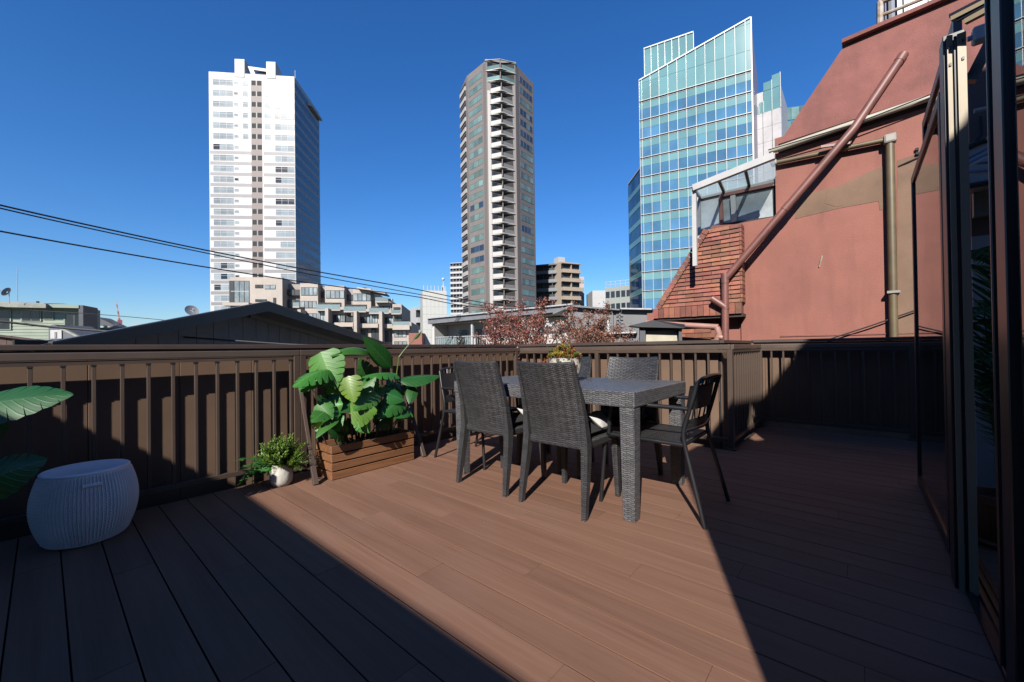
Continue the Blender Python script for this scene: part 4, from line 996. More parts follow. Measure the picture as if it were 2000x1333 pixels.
# lower storeys: buttress piers, bay windows, parapets
for px, y0 in ((591,607),(643,605),(697,610),(745,611)): quad(ap, px, px+6, y0, 690, -2.2, .4, M_bei, 'pier')
for (a, b, y0, y1, n, dk) in ((594,618,612,632,3,(0,)),(620,640,609,631,4,()),(649,664,615,630,3,(0,1)),(665,673,614,629,2,()),(675,692,617,629,2,(0,1)),(703,716,619,631,2,(0,1)),(716,737,616,632,4,()),(749,759,620,632,2,(0,1)),(759,768,620,633,2,()),(769,784,619,628,2,(0,1))):
    apwin(a, b, y0, y1, n, y=.36, dk=dk)
for (a, b, y0, y1) in ((618,643,632,641),(653,692,631,639),(703,740,633,641),(749,768,634,642),(768,801,637,645)): quad(ap, a, b, y0, y1, -.9, .38, M_bei, 'parapet')
for (a, b, y0, y1, n) in ((676,694,642,660,2),(704,718,644,664,2),(724,741,644,668,2),(751,763,646,668,2)): apwin(a, b, y0, y1, n, y=.36, mt=M_wdk)
for (a, b, y0, y1) in ((769,793,646,659),(769,794,667,676)): apwin(a, b, y0, y1, 3, y=.36)
m = MB(); u0, u1 = intersect_u(700), intersect_u(756); zc_ = zz_(728, 571); m.prism([(u0,-.6,zc_+.6),(u1,-1.4,zc_-.5),(u1,3,zc_-.5),(u0,3,zc_+.6)], (0,0,.25)); m.build('roof_canopy', M_bei, ap)
quad(ap, 696, 708, 557, 565, 3, 6, M_void, 'water_tank')

# ---------------------------------------------------------------- smaller blocks along the skyline
def block_building(name, lab, xa, Da, xb, Db, ytop, dep, mt, floors=0, fh=3.0, win=None, balc=None, cols_=3, side=None, cat='building', top=None):
    O_, A_, W_ = facade(xa, Da, xb, Db); t = bthing(name, lab, cat, O_, A_); z = GZ+zat((xa+xb)/2, ytop, (Da+Db)/2)
    MB().box(0, W_, 0, dep, 0, z).build('wall', mt, t)
    for f in range(floors):
        zf = z-.5-fh*f
        if balc:
            MB().box(.15, W_-.15, -1.1, 0, zf-fh+.0, zf-fh+1.05).build('balcony', balc, t); MB().box(.1, W_-.1, -.03, 0, zf-fh+1.05, zf-.25).build('loggia', M_wdk, t)
            MB().box(.0, W_, -1.25, 0, zf-.22, zf-.02).build('slab_edge', mt, t)
            for k in range(1, cols_): MB().box(W_*k/cols_-.1, W_*k/cols_+.1, -.9, -.031, zf-fh+1.06, zf-.23).build('party_screen', mt, t)
        elif win:
            for k in range(cols_): MB().box(W_*(k+.12)/cols_, W_*(k+.88)/cols_, -.03, 0, zf-fh*.72, zf-fh*.2).build('window', win, t)
    return t, W_, z
M_lgrey = mat('far_grey', (.44,.46,.50), .7); M_pale = mat('far_pale', (.60,.61,.62), .7); M_dkb = mat('dark_blue_grey', (.075,.085,.105), .6); M_dkb2 = mat('blue_grey_balcony', (.20,.22,.25), .5); M_tan = mat('tan_balcony', (.52,.43,.34), .7)
block_building('far_apartment_tower', 'distant grey balcony tower at the left foot of the brown tower', 881, 236, 912, 234, 513, 20, M_lgrey, 22, 3.0, balc=M_pale, cols_=5)
b1, W_, z_ = block_building('dark_apartment_block', 'dark half of a balcony block in shade right of the brown tower', 1046, 142, 1099, 139, 516, 16, M_dkb, 8, 3.05, balc=M_dkb2, cols_=3)  # the shade on this half is put into its dark colours
b2, W_, z_ = block_building('tan_apartment_block', 'tan balcony block in sun right of the brown tower', 1097, 136, 1133, 139, 513, 16, M_tan, 9, 3.05, balc=M_tan, cols_=2)
MB().box(.3, 2.9, 2, 5, z_, z_+2.1).build('stair_head', M_pale, b2)
block_building('far_pale_block', 'pale slim block just right of the tan balcony block', 1133, 152, 1142, 152, 541, 14, mat('peach_wall', (.60,.50,.45), .7), 8, 3.0, win=M_awn, cols_=2)
block_building('white_office', 'small white block with a faded red roof sign left of the grey office', 1158, 150, 1183, 150, 568, 12, M_pale, 3, 3.0, win=M_pale, cols_=2)
b3, W_, z_ = block_building('grey_office', 'grey green office with a roof frame beside the glass tower', 1183, 112, 1234, 108, 560, 14, mat('grey_green_wall', (.36,.39,.37), .7), 4, 3.4, win=M_wind, cols_=5)
m = MB()
for k in range(6): m.box(.2+k*(W_-.4)/5-.06, .2+k*(W_-.4)/5+.06, .2, .32, z_, z_+1.5)
m.box(.1, W_-.1, .18, .34, z_+1.5, z_+1.62); m.box(.1, W_-.1, .2, .3, z_+.7, z_+.8); m.build('roof_frame', M_steel, b3)
# white tiled stair tower with roof fins and ball
b4, W_, z_ = block_building('white_tile_tower', 'narrow white tiled block with roof fins and a ball on top', 826, 60, 873, 61, 568, 6, mat('white_square_tile', (.68,.68,.63), .4, var=.04), 0)
for k in range(1, 6): MB().box(W_*k/6-.025, W_*k/6+.025, -.012, 0, 0, z_-1.2).build('joint', M_steel, b4)
for k in range(9): MB().box(0, W_, -.01, 0, z_-1.3-1.15*k, z_-1.25-1.15*k).build('joint', M_steel, b4)
for k in range(7): MB().box(W_*(.04+.15*k), W_*(.04+.15*k)+.08, 0, .1, z_, z_+.75).build('roof_fin', M_frame, b4)
m = MB(); m.prism([(W_*.78,.3,z_),(W_*.95,.3,z_),(W_*.88,.3,z_+1.3)], (0,.4,0)); m.tube([(W_*.88,.5,z_+1.2),(W_*.88,.5,z_+1.7)], .05, 6); m.lathe([(.02,1.6),(.17,1.68),(.24,1.85),(.17,2.02),(.02,2.1)], (W_*.88,.5,z_), 12); m.build('roof_ball', M_frame, b4)
block_building('slim_balcony_block', 'slim grey balcony block left of the white tiled block', 812, 96, 827, 97, 601, 8, M_pale, 6, 3.0, balc=M_pale, cols_=1)
block_building('far_slate_block', 'tiny slate coloured block at the horizon left of the slim balcony block', 806, 160, 813, 160, 628, 8, M_dkb2, 0)
t_, W_, z_ = block_building('brick_shed', 'small brick red building behind the plant stalk', 798, 58, 824, 58, 651, 5, mat('brick_red', (.33,.12,.09), .8), 0)
# ================================================================== near neighbours seen over the screen
# ---------------------------------------------------------------- dark gabled roof
M_slate = mat('slate_roof', (.085,.088,.095), .6, var=.25, scale=3, bump=.4, bscale=8, rand=.2)
M_barge = mat('dark_bargeboard', (.020,.022,.028), .5)
M_side = mat('blue_grey_siding', (.105,.115,.135), .6)
M_soff = mat('grey_soffit', (.13,.127,.125), .6)
ap_, lf, rt = at(520, 597, 10.2), at(96, 682, 6.05), at(762, 679, 16.75)
gh = thing('gabled_house', 'neighbouring house with a wide dark gable roof just beyond the left railing', 'house', (ap_.x, ap_.y, -12))
back_ = Vector((math.cos(math.radians(120)), math.sin(math.radians(120)), 0))*4.0 + Vector((0, 0, -1.05))     # the far end is hipped
hb = Vector((math.cos(math.radians(120)), math.sin(math.radians(120)), 0))
def slope(a, b, n):
    """one roof slope: a base sheet with courses of slates laid on it"""
    up = Vector((0, 0, .07)); m = MB(); m.prism([a, b, b+back_, a+back_], up); m.build('roof', M_slate, gh)
    for k in range(n):
        p = a+(b-a)*(k/n); q = a+(b-a)*((k+1.12)/n)
        for j in range(7):
            s0, s1 = back_*(j/7)+back_*.003, back_*((j+1)/7)-back_*.003; hh = Vector((0,0,.066+.004*random.random()))
            m = MB(); m.prism([p+s0+hh, q+s0+hh+Vector((0,0,-.03)), q+s1+hh+Vector((0,0,-.03)), p+s1+hh], (0,0,.032)); m.build('slate', M_slate, gh)
slope(ap_, lf, 11); slope(ap_, rt, 8)
for a, b in ((ap_, lf), (ap_, rt)):
    dn = (b-a).normalized(); n_ = Vector((-back_.x, -back_.y, 0)).normalized()*.03
    m = MB(); m.prism([a+n_+Vector((0,0,.085)), b+n_+Vector((0,0,.085)), b+n_+Vector((0,0,-.10)), a+n_+Vector((0,0,-.15))], n_*1.2); m.build('bargeboard', M_barge, gh)
    m = MB(); q = Vector((0,0,-.06)); bk = hb*.6
    m.prism([a+q, b+q, b+q+bk, a+q+bk], (0,0,.05)); m.build('soffit', M_barge, gh)
    m = MB(); m.prism([a+n_*2.3+Vector((0,0,.085)), b+n_*2.3+Vector((0,0,.085)), b+n_*2.3+Vector((0,0,.11)), a+n_*2.3+Vector((0,0,.11))], n_*-3); m.build('verge_flashing', mat('verge_metal', (.10,.105,.115), .35), gh)
bk = hb*.65; c = lambda p, k: ap_+(p-ap_)*k+bk
wl_, wr_ = lf+bk, rt+bk
nw = 26
wx = (wr_-wl_)
for k in range(nw):     # vertical siding boards of the gable wall
    a, b = wl_+wx*(k/nw), wl_+wx*((k+1)/nw)
    def zt_(p):
        t = (p-wl_).length/wx.length; ta = (ap_-lf).dot((rt-lf).normalized())/(rt-lf).length
        return (lf.z+(ap_.z-lf.z)*t/ta) if t < ta else (ap_.z+(rt.z-ap_.z)*(t-ta)/(1-ta))
    za, zb = zt_(a)+.0, zt_(b)+.0; g = wx.normalized()*.006
    m = MB(); a0, b0 = a+g, b-g
    m.prism([(a0.x,a0.y,-12),(b0.x,b0.y,-12),(b0.x,b0.y,zb),(a0.x,a0.y,za)], hb*.05); m.build('siding_board', M_side, gh)
m = MB(); p0, p1 = ap_+(rt-ap_)*.02+bk*.93+Vector((0,0,-.20)), ap_+(rt-ap_)*.80+bk*.93+Vector((0,0,-.20))
m.bar(p0, p1, .05, .13); m.build('raking_trim', M_soff, gh)
m = MB(); m.bar(wl_+hb*.06, wr_+hb*.06, .04, .3); m.build('wall_backing', M_barge, gh)
def dish(lab, p, r, az, el, post):
    t = thing('satellite_dish', lab, 'satellite dish', (p.x, p.y, p.z-post), group='satellite dishes')
    dv = Vector((math.cos(az)*math.cos(el), math.sin(az)*math.cos(el), math.sin(el))); q = dv.cross(Vector((0,0,1))).normalized(); w = q.cross(dv)
    Mg = mat('dish_grey', (.30,.31,.34), .5)
    m = MB(); P = [[p + (q*math.cos(a)+w*math.sin(a))*r*k/5 + dv*(.22*r*(k/5)**2) for a in [2*math.pi*j/20 for j in range(21)]] for k in range(1, 6)]
    m.grid(P); m.grid([[v - dv*.012 for v in row] for row in P][::-1]); m.build('reflector', Mg, t, smooth=True)
    m = MB(); m.tube([p-dv*.02, p-dv*.12, (p.x-dv.x*.12, p.y-dv.y*.12, p.z-post)], .022, 6); m.build('mast', M_steel, t)
    m = MB(); m.tube([p-w*r*.9+dv*.1, p+dv*r*1.1-w*.3*r], .012, 5); m.box(*[f for v in (p+dv*r*1.1-w*.3*r) for f in (v-.035, v+.035)]); m.build('feed_arm', M_steel, t)
    return t
dish('grey satellite dish on the slope of the dark gabled roof', at(374, 608, 13), .19, YAW+math.pi+1.0, .5, .38)

# ---------------------------------------------------------------- green weatherboard house on the far left
M_grn = mat('mint_siding', (.36,.43,.33), .7, var=.06, scale=1.5, rand=.04)
M_eave = mat('eave_grey', (.34,.36,.31), .6)
O, A, W = facade(-60, 28.8, 168, 31.4); 
gr = bthing('green_house', 'pale green weatherboard house with dark windows at the far left', 'house', O, A)
zt_ = GZ+zat(120, 601, 30.9)
uu = intersect_u
zq = lambda px, py: zz_(px, py)
MB().box(0, W, .05, 2.2, 0, zt_).build('wall', M_grn, gr)
for k in range(14):       # lapped boards
    z1_ = zt_-.02-.24*k; m = MB(); m.hexa(((0,.0,z1_-.235),(W,.0,z1_-.235),(W,.06,z1_-.235),(0,.06,z1_-.235),(0,.032,z1_),(W,.032,z1_),(W,.06,z1_),(0,.06,z1_))); m.build('weatherboard', M_grn, gr)
for a, b, y0, y1, n in ((-30,20,607,643,2),(43,79,608,627,2),(87,103,610,623,1),(127,163,613,637,2)):
    u0, u1 = uu(a), uu(b); xm = (a+b)/2; za, zb = zq(xm, y1), zq(xm, y0)
    f = MB().box(u0-.06, u1+.06, -.05, -.005, za-.06, zb+.06).build('window', M_grn, gr)
    for k in range(n): MB().box(u0+(u1-u0)*k/n+.02, u0+(u1-u0)*(k+1)/n-.02, -.065, -.051, za, zb).build('pane', M_wind, f)
MB().box(-.3, uu(104), -.9, 2.3, zq(50, 603), zq(50, 595)).build('roof_slab', M_eave, gr)
m = MB(); m.hexa(((-.3,-.85,zq(40,595)),(uu(100),-.85,zq(40,595)),(uu(100),2.2,zq(40,595)+.3),(-.3,2.2,zq(40,595)+.3),(-.3,-.85,zq(40,594)),(uu(100),-.85,zq(40,594)),(uu(92),2.2,zq(40,588)+.1),(-.3,2.2,zq(40,588)+.1))); m.build('roof', mat('roof_pale', (.50,.50,.46), .7), gr)
MB().box(uu(98), uu(162), -.6, 2.3, zq(130,603), zq(130,597)).build('roof_slab', M_grn, gr)
MB().box(uu(163)-.05, uu(170), -.55, 1.6, zt_-2.2, zt_+.15).build('corner_panel', M_dkb, gr)
m = MB(); m.tube([(uu(57),1,zq(57,592)),(uu(57),1,zq(57,586))], .09, 8); m.build('vent_pipe', M_void, gr)
dish('small dark satellite dish on the roof of the green house', at(14, 571, 29), .33, YAW+1.9, .5, .75)
m = MB(); p = at(34, 589, 29); m.tube([p, at(34, 524, 29)], .022, 5); tag(m.build('antenna_pole', M_steel), 'thin bare antenna pole on the green house roof', 'antenna')
# brown board wall in front of it
bw = thing('board_wall', 'weathered brown board wall below the green house', 'wall', tuple(at(40, 690, 16)-Vector((0,0,3))))
M_bw = mat('weathered_board', (.085,.045,.030), .8, var=.3, scale=3, rand=.3)
for k in range(10):
    a, b = at(-30+14.4*k, 655+1.6*k+.5*(k % 2), 16), at(-30+14.4*(k+1)-.8, 655+1.6*k+.5*(k % 2), 16); m = MB(); m.prism([(a.x,a.y,-2),(b.x,b.y,-2),(b.x,b.y,b.z),(a.x,a.y,a.z)], Vector((FF.x,FF.y,0))*.05); m.build('board', M_bw, bw)
m = MB(); m.bar(at(-35, 652, 15.9), at(116, 670, 15.9), .2, .06); m.build('coping', M_bw, bw)
# little grey dormer house and a dark hipped roof between green house and gable
O, A, W = facade(95, 25, 165, 25.2)
dh = bthing('grey_dormer_house', 'small grey roofed house with a white square window below the green house', 'house', O, A)
m = MB(); zz0, zz1 = zz_(120, 672), zz_(100, 634)
m.prism([(0,0,zz0-2),(W,0,zz0-2),(W,0,zz_(160,668)),(intersect_u(105),0,zz1),(0,0,zz1-.1)], (0,2.5,0)); m.build('gable', mat('dormer_slate', (.13,.14,.17), .6), dh)
u0, u1 = intersect_u(100), intersect_u(122); f = MB().box(u0, u1, -.06, -.005, zz_(110, 662), zz_(110, 645)).build('window', M_frame, dh)
MB().box(u0+.25, u1-.25, -.08, -.061, zz_(110, 661), zz_(110, 649)).build('inner_frame', M_brn, f); MB().box(u0+.34, u1-.34, -.095, -.081, zz_(110, 660), zz_(110, 652)).build('pane', M_win, f)
m = MB(); m.bar((intersect_u(120),-.1,zz_(120,640)), (W,-.1,zz_(163,662)), .2, .12); m.build('verge', M_eave, dh)
O, A, W = facade(172, 35, 236, 35.3)
hh_ = bthing('tan_hip_house', 'tan house with a dark hipped roof left of the thin crane', 'house', O, A)
MB().box(.2, W-.4, .3, 1.0, 0, zz_(190, 640)).build('wall', M_tan, hh_)
m = MB(); e0, e1 = zz_(200, 641), zz_(180, 622); m.prism([(-.2,-.3,e1-.5),(W+.1,-.3,e0),(W*.42,-.3,e1+.02),(W*.1,-.3,e1+.15)], (0,1.2,0)); m.build('roof', M_dkb, hh_)
for px in (186, 222): MB().box(intersect_u(px)-.12, intersect_u(px)+.12, .1, .28, zz_(px, 662), zz_(px, 633)).build('post', M_frame, hh_)
MB().box(intersect_u(208), intersect_u(236), -.3, 3, zz_(222, 642), zz_(222, 638)).build('balcony_rail', M_pale, hh_)
block_building('far_grey_block', 'tiny grey block on the horizon just left of the gable roof', 258, 170, 284, 170, 634, 10, M_lgrey, 1, 3.0, win=M_dkb2, cols_=4)
# thin red and white crane far away
cr_ = at(232, 662, 260); cb = at(234, 629, 260); ct = at(227, 588, 260)
c_ = thing('tower_crane', 'tiny red and white crane jib far behind the rooftops', 'crane', tuple(cr_))
Mred = mat('crane_red', (.55,.16,.18), .6); Mwh = mat('crane_white', (.62,.58,.60), .6)
m = MB(); m.bar(cr_-Vector((0,0,10)), cb, .5, .5); m.build('mast', Mwh, c_)
for k in range(6): m = MB(); m.bar(cb+(ct-cb)*(k/6), cb+(ct-cb)*((k+1)/6), 1.0-.12*k, 1.0-.12*k); m.build('jib_segment', Mred if k % 2 == 0 else Mwh, c_)
m = MB(); q = cb+Vector((1.2,0,1)); m.box(cb.x-1.1, cb.x+1.1, cb.y-1.0, cb.y+1.0, cb.z-1.2, cb.z+1.2); m.build('cab', Mred, c_)

# ---------------------------------------------------------------- white balcony house with a grey canopy roof
M_ww = mat('white_render', (.66,.65,.62), .8, var=.04, scale=.6)
M_gwall = mat('grey_render', (.24,.24,.25), .8, var=.08, scale=.6, dirt=.2)
M_groof = mat('grey_sheet_roof', (.23,.24,.26), .45, var=.1)
O, A, W = facade(848, 22, 1128, 17.5)
wh = bthing('white_balcony_house', 'white house with a balcony under a grey sheet roof, behind the red tree', 'house', O, A)
def wq(a, b, y0, y1, d0, d1, mt, name, par=None):
    u0, u1 = intersect_u(a), intersect_u(b); xm = (a+b)/2; return MB().box(u0, u1, d0, d1, zz_(xm, y1), zz_(xm, y0)).build(name, mt, par or wh)
ru = lambda px, py, d: (intersect_u(px), d, zz_(px, py))
MB().box(.1, W, .9, 6, 0, zz_(1000, 622)).build('wall', M_ww, wh)
MB().box(.05, .2, -.2, .9, 0, zz_(850, 634)).build('side_screen', M_ww, wh)
m = MB(); a, b = ru(846, 624, -.4), ru(1128, 597, -.4); a2, b2 = ru(846, 634, -.4), ru(1128, 608, -.4)
m.prism([a, b, b2, a2], (0, 7, 0)); m.build('roof', M_groof, wh)
m = MB(); m.bar((a[0],-.46,a[2]+.02), (b[0],-.46,b[2]+.02), .10, .06); m.build('gutter', M_steel, wh)
m = MB(); m.bar((a2[0]+.1,.4,a2[2]-.03), (b2[0],.4,b2[2]-.03), 1.0, .04); m.build('soffit', M_tan, wh)
for a_, b_, y0, y1 in ((876, 894, 642, 690), (908, 923, 640, 690), (1092, 1120, 624, 650)):
    f = wq(a_, b_, y0, y1, .85, .9, M_steel, 'window'); u0, u1 = intersect_u(a_), intersect_u(b_); MB().box(u0+.06, u1-.06, .82, .849, zz_((a_+b_)/2, y1)+.05, zz_((a_+b_)/2, y0)-.05).build('pane', M_wdk, f)
wq(922, 925, 627, 690, -.1, .02, M_frame, 'balcony_post'); wq(847, 850, 634, 690, -.12, -.0, M_steel, 'downpipe')
f = MB(); u0, u1 = intersect_u(851), intersect_u(1060)
z0_, z1_ = zz_(900, 684), zz_(900, 657)
f.box(u0, u1, -.12, -.08, z1_-.04, z1_); f.box(u0, u1, -.12, -.08, z0_, z0_+.04); f.build('balcony_rail', M_steel, wh)
bs = None
for k in range(44):
    x = u0+(u1-u0)*k/43
    if bs is None: bs = MB().box(u0-.008, u0+.008, -.108, -.092, z0_+.04, z1_-.04).build('balcony_baluster', M_steel, wh)
    else: inst(bs, wh, (x-u0, 0, 0), name='balcony_baluster')
for a_, b_ in ((852, 866), (868, 892), (909, 922)): wq(a_, b_, 658, 683, -.07, -.06, M_rgl, 'rail_panel')
wq(848, 1120, 684, 690, -.2, .9, M_ww, 'balcony_slab')
for px in (931, 946): 
    m = MB(); c0 = ru(px, 628, .86); m.tube([c0, (c0[0], .80, c0[2])], .05, 10); m.build('vent', M_steel, wh)
# plants on that balcony
bp_ = thing('balcony_plant', 'dark potted plant on the white house balcony', 'plant', tuple(at(897, 688, 20)))
R = random.Random(2); m = MB()
for k in range(160):
    p = at(R.gauss(897, 4), 678-abs(R.gauss(0, 12)), 20.2+R.uniform(-.2, .2)); r = .06; n_ = Vector((R.uniform(-1,1), R.uniform(-1,1), R.uniform(-1,1))).normalized(); q = n_.orthogonal().normalized(); w = n_.cross(q); m.face([p+q*r, p+w*r*.5, p-q*r, p-w*r*.5])
m.build('foliage', mat('dark_foliage', (.03,.05,.03), .6, rand=.2), bp_); m = MB(); m.tube([at(897, 688, 20.2), at(897, 668, 20.2)], .03, 5); m.build('stem', M_void, bp_)
# grey gable and wall continuing to the right
O, A, W = facade(1110, 15.5, 1275, 14.0)
gy_ = bthing('grey_house', 'plain grey rendered house with a low roof right of the red tree', 'house', O, A)
m = MB(); m.prism([(0,0,0),(W,0,0),ru(1275,606,0),ru(1215,604,0),ru(1120,601,0),(0,0,zz_(1110,603))], (0,6,0)); m.build('wall', M_gwall, gy_)
m = MB(); m.prism([ru(1085,612,-.25),ru(1120,597,-.25),ru(1215,605,-.25),ru(1213,607.5,-.25),ru(1120,600.5,-.25),ru(1085,615,-.25)], (0,6.5,0)); m.build('roof', M_groof, gy_)
m = MB(); m.bar(ru(1216,604,-.1), ru(1276,605,-.1), .3, .05); m.build('coping', M_steel, gy_)
for px, y0, y1, w_ in ((1198, 606, 668, .035), (1212, 606, 668, .05), (1178, 622, 655, .02)): wq(px-1, px+1, y0, y1, -.1, -.02, M_groof if px != 1178 else M_frame, 'downpipe', gy_)
wq(1187, 1191, 626, 648, -.05, -.01, M_ww, 'window_jamb', gy_)
m = MB(); m.bar(ru(1175,652,-.15), ru(1245,650,-.15), .25, .05); m.build('lower_flashing', M_frame, gy_)
for k in range(6):
    p = ru(1212, 615+7*k, -.12); m = MB(); m.box(p[0]-.12, p[0]+.12, -.14, -.11, p[2]-.012, p[2]+.012); m.build('pipe_bracket', M_groof, gy_)

# ---------------------------------------------------------------- red-leaved trees
M_bark = mat('bark', (.10,.075,.06), .9)
L_red = [leafmat('autumn_leaf_%s' % n_, c, v, rough=.6, trans=.35, nv=1, rand=.1) for n_, c, v in (('rust', (.46,.19,.145), (.46,.2,.15)), ('crimson', (.36,.115,.10), (.4,.14,.12)), ('tan', (.55,.34,.25), (.35,.2,.15)))]
def red_tree(lab, base, targets, seed, n=84):
    R = random.Random(seed); t = thing('red_leaved_tree', lab, 'tree', (base.x, base.y, -12))
    fork = base+Vector((0,0,-.9)); m = MB(); m.tube([(base.x, base.y, -12), (base.x, base.y, fork.z-1.5), fork], [.16,.11,.08], 8); m.build('trunk', M_bark, t, smooth=True)
    crowns = [MB(), MB(), MB()]
    for (px, py, D) in targets:
        tip = at(px, py, D); mid = fork*.5+tip*.5+Vector((R.uniform(-.15,.15), R.uniform(-.15,.15), -.25))
        pts = [fork*(1-s)**2 + mid*2*s*(1-s) + tip*s*s for s in [i/7 for i in range(8)]]
        m = MB(); m.tube(pts, [.045-.005*i for i in range(8)], 5); m.build('branch', M_bark, t)
        twigs = []
        for s in range(3, 8):
            for q in range(4):
                d = Vector((R.gauss(0,1), R.gauss(0,1), R.gauss(.5,.6))).normalized(); twigs.append((pts[s], pts[s]+d*R.uniform(.12,.42)))
        m = MB()
        for a, b in twigs: m.tube([a, b], .006, 3)
        m.build('twigs', M_bark, t)
        for a, b in twigs+[(pts[i], pts[i+1]) for i in range(2, 7)]*2:
            for k in range(n//2):
                s = R.random()**.7; p = a+(b-a)*s+Vector((R.gauss(0,.045), R.gauss(0,.045), R.gauss(0,.045)))
                nn = Vector((R.uniform(-1,1), R.uniform(-1,1), R.uniform(-1,1))).normalized(); q = nn.orthogonal().normalized(); w = nn.cross(q); r = R.uniform(.013,.027)
                crowns[R.choices((0,1,2),(.5,.3,.2))[0]].face([p+q*r, p+w*r*.62, p-q*r, p-w*r*.62], [(0,0),(.5,.6),(1,0),(.5,-.6)])
    for mt, m in zip(L_red, crowns): m.build('crown', mt, t)[ 'kind'] = 'stuff'
red_tree('rust red tree left of the succulent, its branches fanning above the railing', at(1010, 720, 9.2),
    [(955,604,9.0),(972,610,9.3),(958,644,8.8),(985,618,9.3),(998,625,9.1),(1018,602,9.4),(1012,628,9.0),(1040,625,9.2),(1060,604,9.3),(1062,598,9.2),(1050,640,9.0),(975,652,8.9),(1025,650,8.9),(1000,660,8.9),(1062,655,9.2),(945,668,9.3)], 21)
red_tree('rust red tree right of the succulent, next to the dark hut roof', at(1130, 720, 8.8),
    [(1118,616,8.8),(1135,625,8.7),(1150,622,8.8),(1168,632,8.9),(1185,614,9.0),(1160,645,8.7),(1180,652,8.8),(1205,646,8.9),(1195,660,8.9),(1110,640,8.7),(1128,652,8.7),(1095,648,8.9),(1222,662,9.0),(1150,660,8.7),(1085,660,8.9)], 22)
# white blossom behind the branches
wb = thing('blossom_bush', 'white flowering bush showing between the red trees', 'bush', tuple(at(1080, 690, 11.5)-Vector((0,0,2))))
R = random.Random(9); m = MB()
for k in range(420):
    cx_, cy_ = R.choice(((1022,632),(1072,634),(1085,640),(1098,638),(978,642),(1040,645),(1090,650))); p = at(R.gauss(cx_, 5), R.gauss(cy_, 4), 11.5+R.uniform(-.3,.3)); nn = Vector((R.uniform(-1,1), R.uniform(-1,1), R.uniform(-1,1))).normalized(); q = nn.orthogonal().normalized(); w = nn.cross(q); r = R.uniform(.02,.04); m.face([p+q*r, p+w*r, p-q*r, p-w*r])
m.build('blossom', mat('blossom_white', (.66,.64,.62), .8), wb)['kind'] = 'stuff'
m = MB()
for px in (1022, 1072, 1098, 978, 1040): m.tube([at(1060, 700, 11.5), at(px, 640, 11.5)], [.03,.01], 5)
m.build('branches', M_bark, wb)

# ---------------------------------------------------------------- hut with a dark tin roof and cream wall
O, A, W = facade(1250, 6.45, 1336, 6.3)
hu = bthing('hut', 'small hut with a dark tin awning roof and cream panel below the brick tiles', 'hut', O, A)
m = MB(); m.prism([ru(1229,637,-.12),ru(1275,626,-.05),ru(1336,634,-.05),ru(1336,642,-.12),ru(1252,640,-.12)], (0,.5,0)); m.build('roof', M_barge, hu)
wq(1249, 1260, 638, 690, -.04, .1, M_dkb, 'post', hu); wq(1325, 1331, 641, 690, -.04, .1, M_dkb, 'post', hu); wq(1259, 1326, 640, 690, .12, .2, mat('olive_panel', (.22,.23,.13), .7), 'wall', hu)
wq(1262, 1323, 646, 690, .05, .11, mat('cream_panel', (.62,.58,.45), .7), 'panel', hu)

# ---------------------------------------------------------------- power lines
M_wire = mat('black_cable', (.012,.012,.014), .6)
def wire(lab, pts, r):
    P = [at(x, y, D) for x, y, D in pts]; out = []
    for i in range(len(P)-1):
        p0, p1, p2, p3 = P[max(i-1,0)], P[i], P[i+1], P[min(i+2,len(P)-1)]
        for k in range(8):
            t = k/8; out.append(.5*((2*p1)+(p2-p0)*t+(2*p0-5*p1+4*p2-p3)*t*t+(3*p1-p0-3*p2+p3)*t**3))
    out.append(P[-1]); m = MB(); m.tube(out, r, 6); tag(m.build('power_line', M_wire, smooth=True), lab, 'cable', 'overhead cables')
wire('upper of the twin black cables crossing the white tower', [(-60,385,8.5),(0,401,9),(200,446,10.5),(414,491.5,12.5),(620,531,15),(800,563,18),(960,594,21),(1100,607,25)], .021)
wire('lower of the twin black cables crossing the white tower', [(-60,390,8.5),(0,407,9),(200,452,10.5),(414,497,12.5),(620,539,15),(800,572,18),(960,600,21),(1100,612,25)], .017)
wire('single black cable just below the twin cables', [(-60,440,8.5),(0,452,9),(200,488,10.5),(414,524,12.5),(620,555,15),(800,578,18),(960,602,21),(1240,606,25)], .020)
wire('thin grey cable in front of the green house', [(-20,597,20),(60,606,21),(170,613,22),(260,620,23),(345,628,24)], .018)
wire('thick low cable in front of the dark gable', [(-30,625,7.5),(0,628,7.6),(110,640,8),(240,650,8.4),(400,662,8.9),(560,673,9.4),(640,676,9.6)], .024)
# ================================================================== red stucco house
XW = 7.0
M_red = mat('red_stucco', (.37,.139,.102), .85, var=.10, scale=1.3, bump=.35, bscale=70, dirt=.5)
M_red2 = mat('red_mansard', (.30,.108,.088), .9, var=.14, scale=2.2, bump=.6, bscale=60, dirt=.4)
M_patch = mat('brown_paint_patch', (.26,.155,.098), .85, var=.14, scale=2.0, bump=.2, bscale=120)
M_pipeb = mat('ochre_pipe', (.165,.122,.06), .5, var=.15)
M_pipec = mat('cream_gutter', (.58,.54,.43), .45, var=.08)
M_pipeg = mat('grey_elbow', (.36,.33,.29), .5)
M_piper = mat('painted_downpipe', (.235,.088,.070), .5, var=.15, scale=5)
M_under = mat('dark_soffit', (.035,.022,.02), .8)
rh = thing('red_house', 'red stucco house with a sloping upper roof and diagonal drainpipe on the right', 'house', (XW+2, 0, -12))
yA = gx(1516, 430, XW).y; yB = gx(1447, 600, XW).y; zS = gx(1516, 423, XW).z
eL, eR = gx(1520, 282, XW-.06), gx(1815, 185, XW-.06); eF = eL+(eR-eL)*((-9-eL.y)/(eR.y-eL.y))
MB().box(XW, XW+.3, -9, yA, -12, eL.z+.12).build('wall', M_red, rh)
MB().box(XW, XW+.3, yA, yB, -12, zS).build('wall', M_red, rh)
MB().box(XW+.05, XW+.3, yB, gx(1262, 640, XW).y, -12, 1.60).build('wall', M_red, rh)
